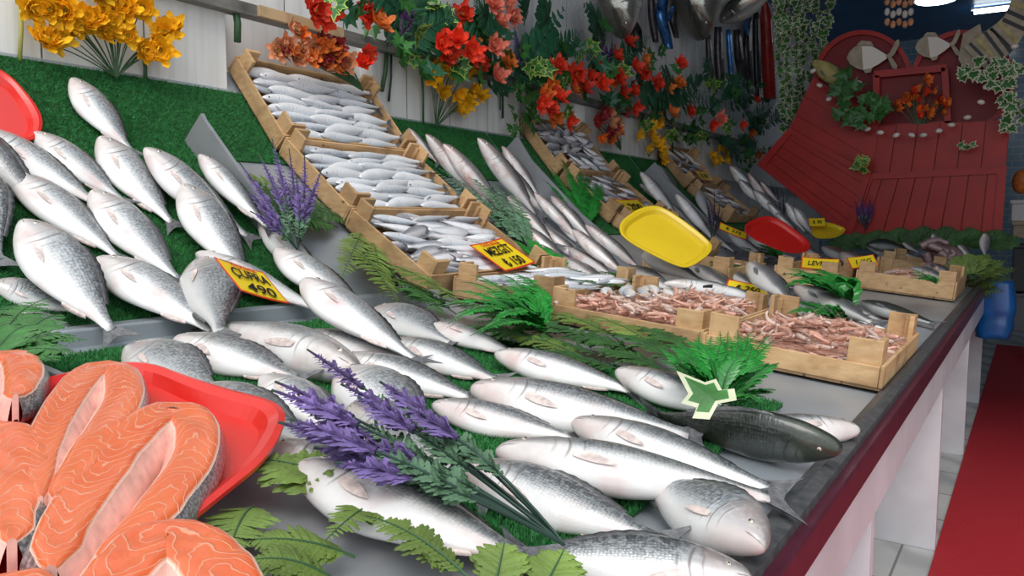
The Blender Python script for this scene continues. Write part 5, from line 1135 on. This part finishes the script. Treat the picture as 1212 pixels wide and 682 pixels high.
for a in [([(770, -10), (772, 20), (776, 50)], .02, 'ribbon', 'dark dried strip at the left of the hanging group'), ([(786, -10), (782, 20), (792, 58)], .03, 'bluefoil', 'blue-grey hanging strip reaching lowest left of the big silver fish'), ([(800, -10), (796, 25), (801, 45)], .018, 'ribbon', 'narrow dark strip beside the blue-grey one'), ([(778, 5), (790, 25), (796, 8)], .015, 'bluefoil', 'looped thin strip across the blue-grey one'),
          ([(838, 40), (840, 75), (845, 105)], .02, 'ribbon', 'dark strip hanging below the largest silver fish'), ([(850, 32), (851, 70), (853, 105)], .03, 'ribbon', 'grey wide strip hanging below the aslant fish'), ([(862, 35), (864, 65), (866, 92)], .02, 'bluefoil', 'bright blue strip hanging in the group below the aslant fish'), ([(872, 35), (875, 70), (880, 100)], .03, 'ribbon', 'brown strip right of the bright blue one'),
          ([(886, 20), (884, 60), (888, 112)], .03, 'ribbon', 'dark wide strip left of the red tube'), ([(895, 15), (896, 60), (897, 115)], .028, 'ribbon', 'dark strip against the red tube'), ([(888, 12), (882, 30), (886, 48)], .014, 'bluefoil', 'small blue curved strip under the aslant fish'), ([(745, 20), (752, 35), (755, 62)], .03, 'ribbon', 'dark rounded strip right of the first hanging fish')]: ribbon(a[0], a[1], a[2], a[3])
A, B = wallp(905, 0, .1), wallp(911, 118, .1); b = MB(); n = 44
b.tube([lerp(A, B, i/n) for i in range(n+1)], [(.02+.04*min(1, i/8))*(1+.09*(i % 2 if i > 18 else 0)) for i in range(n+1)], 12)
tag(b.build('red_ribbed_tube', M['rust'], origin=A, smooth=True), 'long red ribbed tube hanging beside the ivy curtain', 'decoration')
b = MB()
for k in range(9): b.tube([wallp(640+k*7, -12, .02), wallp(668+k*7, 42, .02)], .0012, 4); b.tube([wallp(640+k*9, 40-k*5, .021), wallp(640+k*9+26, -2-k*3+14, .021)], .0012, 4)
tag(b.build('string_net', M['net'], origin=wallp(670, 20, .02)), 'pale string netting on the wall behind the hanging fish', 'net')
# ivy curtain
for i, (x0, x1) in enumerate([(918, 926), (930, 932), (940, 944), (952, 946), (968, 958), (984, 966), (924, 936)]):
    q = random.Random(i); b = MB(); yy = [-15, 165, 150, 135, 110, 90, 150][i] if i else 150
    P_ = [atY(lerp(x0, x1, k/24)+q.uniform(-3, 3), -15+(yy+15)*k/24, 6.35+.08*(i % 2)) for k in range(25)]; b.tube(P_, .0025, 5, 2)
    for p in P_:
        for j in range(2): d = V((q.uniform(-.2, .6), q.uniform(-1, 1), q.uniform(-1, .3))).normalized(); ivy(b, p, d, V((.3, -1, 0)), q.uniform(.06, .085))
    tag(b.build('ivy_strand', [M['green'], M['ivyedge'], M['stem']], origin=P_[0]), 'strand of variegated ivy hanging in the curtain at the end of the wall', 'ivy', 'ivy strands of the hanging curtain')

# ------------------------------------------------------------------ red boards at the end of the stall
def plate(poly, Y, th, name, m, parent, origin=None, bevel=.003, mb=None):
    P_ = [atY(x, y, Y) for x, y in poly]; b = mb or MB(); b.prism(P_, (0, th, 0)); return b.build(name, M[m], parent, bevel=bevel) if mb is None else b
def boards(quad, Y, n, label, m='redwood', fr=True, cross=True, name='red_planking', along=0):
    """planked panel: quad = four pixels (tl, tr, br, bl) on the plane Y"""
    q = [atY(x, y, Y) for x, y in quad]; c = sum(q, V())/4; r = empty(name, c, label, 'panel')
    if along: q = [q[1], q[2], q[3], q[0]]
    P = lambda u, v, d=0: lerp(lerp(q[0], q[1], u), lerp(q[3], q[2], u), v)+V((0, -d, 0))
    b = MB()
    for i in range(n):
        u0, u1 = i/n+.004, (i+1)/n-.004
        for s in ((u0, u1),):
            g = [P(s[0], 0, .0), P(s[1], 0, .0), P(s[1], 1, .0), P(s[0], 1, .0)]; b.prism(g, (0, -.016, 0))
    b.prism([P(0, 0, -.004), P(1, 0, -.004), P(1, 1, -.004), P(0, 1, -.004)], (0, .004, 0)); b.build('planks', M[m], r, bevel=.0025)
    if fr:
        e = .045/((q[1]-q[0]).length); f = .045/((q[3]-q[0]).length)
        for nm, (u0, v0, u1, v1) in dict(a=(0, 0, 1, f), b=(0, 1-f, 1, 1), c=(0, f, e, 1-f), d=(1-e, f, 1, 1-f)).items():
            MB().prism([P(u0, v0, .017), P(u1, v0, .017), P(u1, v1, .017), P(u0, v1, .017)], (0, -.018, 0)).build('frame_board', M[m], r, bevel=.003)
    return r
boards(((1037, 150), (1196, 142), (1190, 203), (1027, 212)), 6.06, 6, 'upper red planked panel under the string of shells', fr=False)
boards(((1028, 206), (1192, 197), (1185, 290), (1000, 284)), 5.98, 8, 'lower red planked panel with light stripes of sheen')
boards(((935, 152), (1032, 205), (1008, 282), (897, 195)), 5.96, 5, 'tilted red planked panel at the left, its corner over the fish', along=1)
boards(((963, 92), (1042, 140), (1032, 214), (932, 158)), 6.05, 3, 'upper tilted red panel below the tan fish figure', along=1, fr=False)
def disc(cx, cy, rx, ry, Y, th, a0=0, a1=2*PI, n=40): return [atY(cx+rx*math.cos(a0+(a1-a0)*k/n), cy-ry*math.sin(a0+(a1-a0)*k/n), Y) for k in range(n+1 if a1-a0 < 6 else n)]
def dboard(cx, cy, rx, ry, label, rot=0):
    P_ = disc(cx, cy, rx, ry, 6.22, .03); r = empty('red_round_board', P_[0], label, 'board'); MB().prism(P_, (0, .03, 0)).build('board', M['reddark'], r, bevel=.004)
    b = MB(); o = disc(cx, cy, rx, ry, 6.21, 0); i_ = disc(cx, cy, rx*.9, ry*.9, 6.21, 0); k = len(o); t_ = V((0, -.02, 0))
    b.add(o+i_+[p+t_ for p in o]+[p+t_ for p in i_], [f for j in range(k) for f in ((2*k+j, 2*k+(j+1) % k, 3*k+(j+1) % k, 3*k+j), (j, (j+1) % k, 2*k+(j+1) % k, 2*k+j), (k+j, 3*k+j, 3*k+(j+1) % k, k+(j+1) % k))]); b.build('raised_edge', M['redwood'], r)
dboard(1022, 92, 58, 56, 'round-topped dark red board behind the left white fish figure')
dboard(1140, 96, 62, 60, 'round-topped dark red board behind the right white fish figure')
t = empty('square_red_box', atY(1078, 150, 6.12), 'square red recessed frame holding the orange flowers', 'frame')
plate(((1040, 90), (1118, 80), (1124, 150), (1036, 155)), 6.16, .01, 'back_board', 'reddark', t)
for q in [((1034, 84), (1121, 76), (1121, 84), (1036, 92)), ((1034, 148), (1126, 143), (1127, 151), (1033, 157)), ((1033, 88), (1041, 90), (1041, 152), (1033, 154)), ((1114, 80), (1122, 80), (1126, 148), (1118, 148))]: plate(q, 6.1, .06, 'frame_side', 'redwood', t)
bouquet((1088, 156), scat(1088, 125, 32, 18, 26, 11)+scat(1088, 106, 14, 14, 10, 12), 'orange blossom branch shaped like a small tree in the square red frame', ['ora', 'ora', 'red'], .04, surf=lambda x, y, o=0: atY(x, y, 6.06))
# white wooden fish figures
def woodfish(cx, cy, L, label, Y=6.15, rot=0, bm='shell', hm='tan', tm='tan'):
    r = empty('wooden_fish', atY(cx, cy, Y), label, 'fish figure'); ca, sa = math.cos(rot), math.sin(rot)
    T = lambda p: (cx+(p[0]*ca-p[1]*sa)*L, cy+(p[0]*sa+p[1]*ca)*L)
    g = lambda pts, m, nm, y, th=.012: plate([T(p) for p in pts], y, th, nm, m, r)
    g([(-.5, 0), (-.44, -.12), (-.33, -.21), (-.2, -.25), (-.2, .25), (-.33, .2), (-.44, .12)], hm, 'head', Y-.004)
    g([(-.2, -.22), (0, -.2), (.15, -.1), (.26, -.02), (.26, .05), (.1, .15), (-.05, .22), (-.2, .24)], bm, 'body', Y)
    g([(-.3, -.24), (-.2, -.32), (-.02, -.29), (.04, -.2), (-.2, -.24)], tm, 'back_fin', Y+.004); g([(-.2, .24), (-.02, .22), (-.06, .3), (-.16, .31)], tm, 'belly_fin', Y+.004)
    g([(.24, 0), (.33, -.06), (.46, -.28), (.52, -.3), (.52, -.2), (.4, .0), (.3, .06)], tm, 'tail', Y-.002); g([(.28, .03), (.36, .03), (.46, .2), (.44, .28), (.36, .24)], tm, 'tail', Y-.006)
woodfish(1033, 67, 62, 'larger white and tan wooden fish figure on the left round board', rot=-.06)
woodfish(1110, 54, 54, 'smaller white and tan wooden fish figure on the right round board', rot=-.12)
fish3('greyfish', atY(962, 72, 6.0), atY(1012, 110, 5.98), V((0, -1, .1)), 'tan carved fish at the upper left edge of the red boards', roll=0, w=1.2).data.materials[0] = M['tanfish']
# string of shells
SHL = [(962, 84), (970, 101), (981, 117), (996, 129), (1012, 141), (1027, 153), (1042, 157), (1061, 160), (1079, 160), (1093, 160), (1111, 155), (1126, 148), (1145, 139), (1161, 121), (1192, 78), (1201, 55), (1016, 98)]
sh = MB(); sh.ball(V(), 1, 0, 10, (1, .6, .65)); shm = sh.mesh('shell', M['shell'], True)
for x, y in SHL: put(shm, 'sea_shell', atY(x, y, 5.93), V((1, 0, rnd.uniform(-.5, .5))), V((0, -.2, 1)), .024, 'white oval shell on the string looped across the red boards', 'shells strung on the red boards', 'shell')
# striped tail
t = empty('striped_fish_tail', atY(1170, 60, 6.1), 'grey curved fish tail figure with black and olive stripes at upper right', 'figure')
cl = [(1216, -8, 16), (1209, 12, 15), (1200, 32, 16), (1184, 48, 19), (1168, 60, 20), (1156, 72, 22)]
def strip(k0, k1, Y, nm, m, th=.02, sc=1.0):
    pt = []; ed = []
    for s in (1, -1):
        row = []
        for j in range(7):
            f = k0+(k1-k0)*j/6; k = min(int(f), len(cl)-2); q = f-k; x, y, w_ = [lerp(cl[k][i], cl[k+1][i], q) for i in range(3)]
            dx, dy = cl[k+1][0]-cl[k][0], cl[k+1][1]-cl[k][1]; l_ = math.hypot(dx, dy); row.append((x-s*dy/l_*w_*sc, y+s*dx/l_*w_*sc))
        pt += row if s == 1 else row[::-1]
    return plate(pt, Y, th, nm, m, t)
strip(0, 4.99, 6.1, 'tail_body', 'tan')
for k in range(9): strip(.2+k*.52, .42+k*.52, 6.094, 'stripe', ['black', 'tanfish', 'black'][k % 3], .008, .98)
plate([(1140, 40), (1160, 28), (1166, 60), (1150, 96), (1134, 70)], 6.13, .015, 'fin', 'tan', t)
# ivy on the boards
def ivyclump(pts, Y, L, label, m='ivyedge', seed=0):
    q = random.Random(seed); b = MB(); A = atY(*pts[0], Y)
    b.tube([atY(x, y, Y) for x, y in pts[:6]], .003, 5, 2)
    for x, y in pts:
        for j in range(2): d = V((q.uniform(-1, 1), q.uniform(-.4, 0), q.uniform(-1, 1))).normalized(); ivy(b, atY(x, y, Y-q.uniform(0, .05)), d, V((0, -1, .1)), L*q.uniform(.8, 1.2))
    return tag(b.build('ivy_sprig', [M['green'], M[m], M['stem']], origin=A), label, 'ivy')
ivyclump(scat(1172, 88, 34, 24, 20, 1), 5.9, .075, 'variegated ivy clump on the right side of the red boards', seed=1)
ivyclump(scat(1195, 130, 20, 20, 12, 2), 5.9, .075, 'variegated ivy sprig at the right edge below the big clump', seed=2)
ivyclump(scat(998, 105, 14, 20, 9, 3), 5.9, .085, 'green leaf sprig under the tan carved fish', 'green', 3)
ivyclump(scat(1010, 140, 18, 10, 8, 4), 5.9, .085, 'green leaf sprig low at the left of the square frame', 'green', 4)
ivyclump(scat(1034, 122, 12, 14, 7, 5), 5.9, .085, 'green leaf sprig touching the left side of the square frame', 'green', 5)
ivyclump([(1136, 174), (1144, 175), (1150, 172)], 5.95, .05, 'tiny ivy sprig alone on the upper red panel', seed=6)
ivyclump(scat(1023, 197, 9, 8, 7, 7), 5.9, .06, 'small yellow-green leaf cluster at the seam of the red panels', 'lime', 7)

# ------------------------------------------------------------------ far end, behind the boards
def bxp(x0, y0, x1, y1, Y, d, name, m, label, cat): 
    a, c = atY(x0, y1, Y), atY(x1, y0, Y); r = empty(name, (a.x, Y, a.z), label, cat); MB().bb((a.x, Y, a.z), (c.x, Y+d, c.z-.03)).build('body', M[m], r, bevel=.01); MB().bb((a.x-.01, Y-.01, c.z-.03), (c.x+.01, Y+d, c.z)).build('lid', M[m], r, bevel=.006)
bxp(1196, 236, 1260, 262, 6.9, .4, 'foam_box', 'plast', 'pale foam box on the dark shelf right of the red boards', 'box')
bxp(1198, 262, 1260, 282, 6.9, .4, 'foam_box', 'tan', 'brownish box under the pale foam box', 'box')
bxp(1196, 290, 1270, 345, 6.95, .4, 'storage_cabinet', 'darkgrey', 'dark grey cabinet below the boxes at the right edge', 'cabinet')
bxp(1192, 350, 1270, 392, 6.98, .4, 'storage_cabinet', 'grey', 'grey low cabinet at the end of the red carpet', 'cabinet')
t = tag(MB().ball(atY(1209, 215, 6.8), .06, 0, 14, (1, 1, 1.5)).build('orange_float', M['ora'], origin=atY(1209, 215, 6.8), smooth=True), 'dull orange float hanging at the right edge', 'float')
# blue bag
b = MB(); c = V(atY(1184, 366, 4.95)); n, k = 22, 14; vs = []; hw = (atY(1206, 366, 4.95)-atY(1160, 366, 4.95)).length/2; hh_ = (atY(1184, 331, 4.95)-atY(1184, 398, 4.95)).length/2
for i in range(k+1):
    v = i/k; zz = (.5-v)*2*hh_; rw = hw*(.62+.38*min(1, v*2.2))*(1 if v < .9 else .9)
    for j in range(n):
        a = 2*PI*j/n; ca, sa = math.cos(a), math.sin(a); q = (abs(ca)**4+abs(sa)**4)**-.25; f = 1+.035*noise.noise(V((ca*2, sa*2, v*3)))-(.06 if i == 9 else 0)
        vs.append(c+V((ca*q*rw*f+v*-.03, sa*q*.09*f, zz+.015*noise.noise(V((ca*3, sa*3, v))))))
b.add(vs, [(i*n+j, i*n+(j+1) % n, (i+1)*n+(j+1) % n, (i+1)*n+j) for i in range(k) for j in range(n)]+[tuple(range(n))[::-1], tuple(k*n+j for j in range(n))])
tag(b.build('blue_bag', M['bluebag'], origin=c, smooth=True), 'blue plastic bag hanging at the far end of the counter above the carpet', 'bag')
# octopus
b = MB(); c = atY(1105, 300, 5.3)
b.ball(atY(1120, 302, 5.3), .075, 0, 14, (1.2, .8, .8)); b.ball(atY(1104, 292, 5.32), .06, 0, 14, (1.2, .8, .6))
for k, pl in enumerate([[(1095, 288), (1110, 294), (1128, 300), (1134, 314), (1122, 322)], [(1090, 292), (1100, 286), (1112, 284), (1126, 290)], [(1105, 316), (1120, 310), (1134, 318), (1142, 328)], [(1112, 298), (1122, 306), (1130, 300), (1124, 294)], [(1095, 300), (1100, 312), (1115, 322), (1130, 330)]]):
    P_ = [atY(x, y, 5.2-.01*k) for x, y in pl]; Q = []
    for i in range(len(P_)-1): Q += [lerp(P_[i], P_[i+1], j/5) for j in range(5)]
    b.tube(Q, [.026*(1-.6*i/len(Q))*(1+.1*(i % 2)) for i in range(len(Q))], 9)
tag(b.build('octopus', M['octo'], origin=c, smooth=True), 'pinkish-grey octopus heaped at the far right end of the counter', 'octopus')
# ceiling lights and hanging shell lamp
def onceil(x, y): return hit(x, y, V((0, 0, 3.26)), V((0, 0, 1)))
a, c = onceil(1153, 13), onceil(1196, 8); t = empty('tube_light', (a+c)/2, 'white fluorescent tube light on the blue ceiling at top right', 'ceiling light')
MB().tube([a, c], .035, 10).build('tube', M['lamp'], t, smooth=True); d = (c-a).normalized(); MB().box((a+c)/2+V((0, 0, .018)), d*((c-a).length/2+.03), d.cross(V((0, 0, 1)))*.04, (0, 0, .01)).build('housing', M['plast'], t)
a = onceil(1108, 1); t = empty('round_ceiling_light', a, 'round white ceiling light left of the fluorescent tube', 'ceiling light')
MB().tube([a+V((0, 0, .028)), a], [.2, .18], 28).build('diffuser', M['lamp'], t, smooth=False); MB().tube([a+V((0, 0, .03)), a+V((0, 0, .012))], [.22, .21], 28).build('housing', M['plast'], t)
t = empty('shell_lamp', atY(1062, 15, 6.6), 'hanging cluster of pale shells on strings below the blue ceiling', 'lamp')
for k in range(5):
    for j in range(3): MB().ball(atY(1050+k*7, 2+j*12+(k % 2)*3, 6.6), .03, 0, 10, (.7, .5, 1)).build('shell', M['shell' if j == 1 else 'peach'], t, smooth=True)
b = MB()
for k in range(5): p = atY(1050+k*7, 2, 6.6); b.tube([p, V((p.x, p.y, 3.3))], .002, 4)
b.build('strings', M['net'], t)

# ------------------------------------------------------------------ light
w = bpy.data.worlds.new('world'); bpy.context.scene.world = w; w.use_nodes = True
bg = w.node_tree.nodes['Background']; bg.inputs['Color'].default_value = (.9, .95, 1, 1); bg.inputs['Strength'].default_value = 1.45
sun = bpy.data.lights.new('sun', 'SUN'); sun.energy = 1.5; sun.angle = math.radians(30); sun.color = (1, .97, .92)
so = bpy.data.objects.new('sun', sun); C.objects.link(so); so.rotation_euler = V((.35, -.55, .9)).to_track_quat('Z', 'Y').to_euler()
def lamp(x, y, z, sx, sy, e):
    l = bpy.data.lights.new('tube_light', 'AREA'); l.shape = 'RECTANGLE'; l.size = sx; l.size_y = sy; l.energy = e; l.color = (.9, .96, 1)
    o = bpy.data.objects.new('tube_light', l); C.objects.link(o); o.location = (x, y, z)
vs = bpy.context.scene.view_settings
vs.view_transform = 'Standard'; vs.look = 'None'; vs.gamma = 1; vs.use_curve_mapping = False; vs.exposure = -0.03
# lettering becomes plain mesh
dg = bpy.context.evaluated_depsgraph_get()
for o in [o for o in bpy.data.objects if o.type == 'FONT']:
    me = bpy.data.meshes.new_from_object(o.evaluated_get(dg)); n_ = bpy.data.objects.new(o.name, me); nm = o.name; C.objects.link(n_)
    n_.parent = o.parent; n_.matrix_basis = o.matrix_basis; bpy.data.objects.remove(o); n_.name = nm
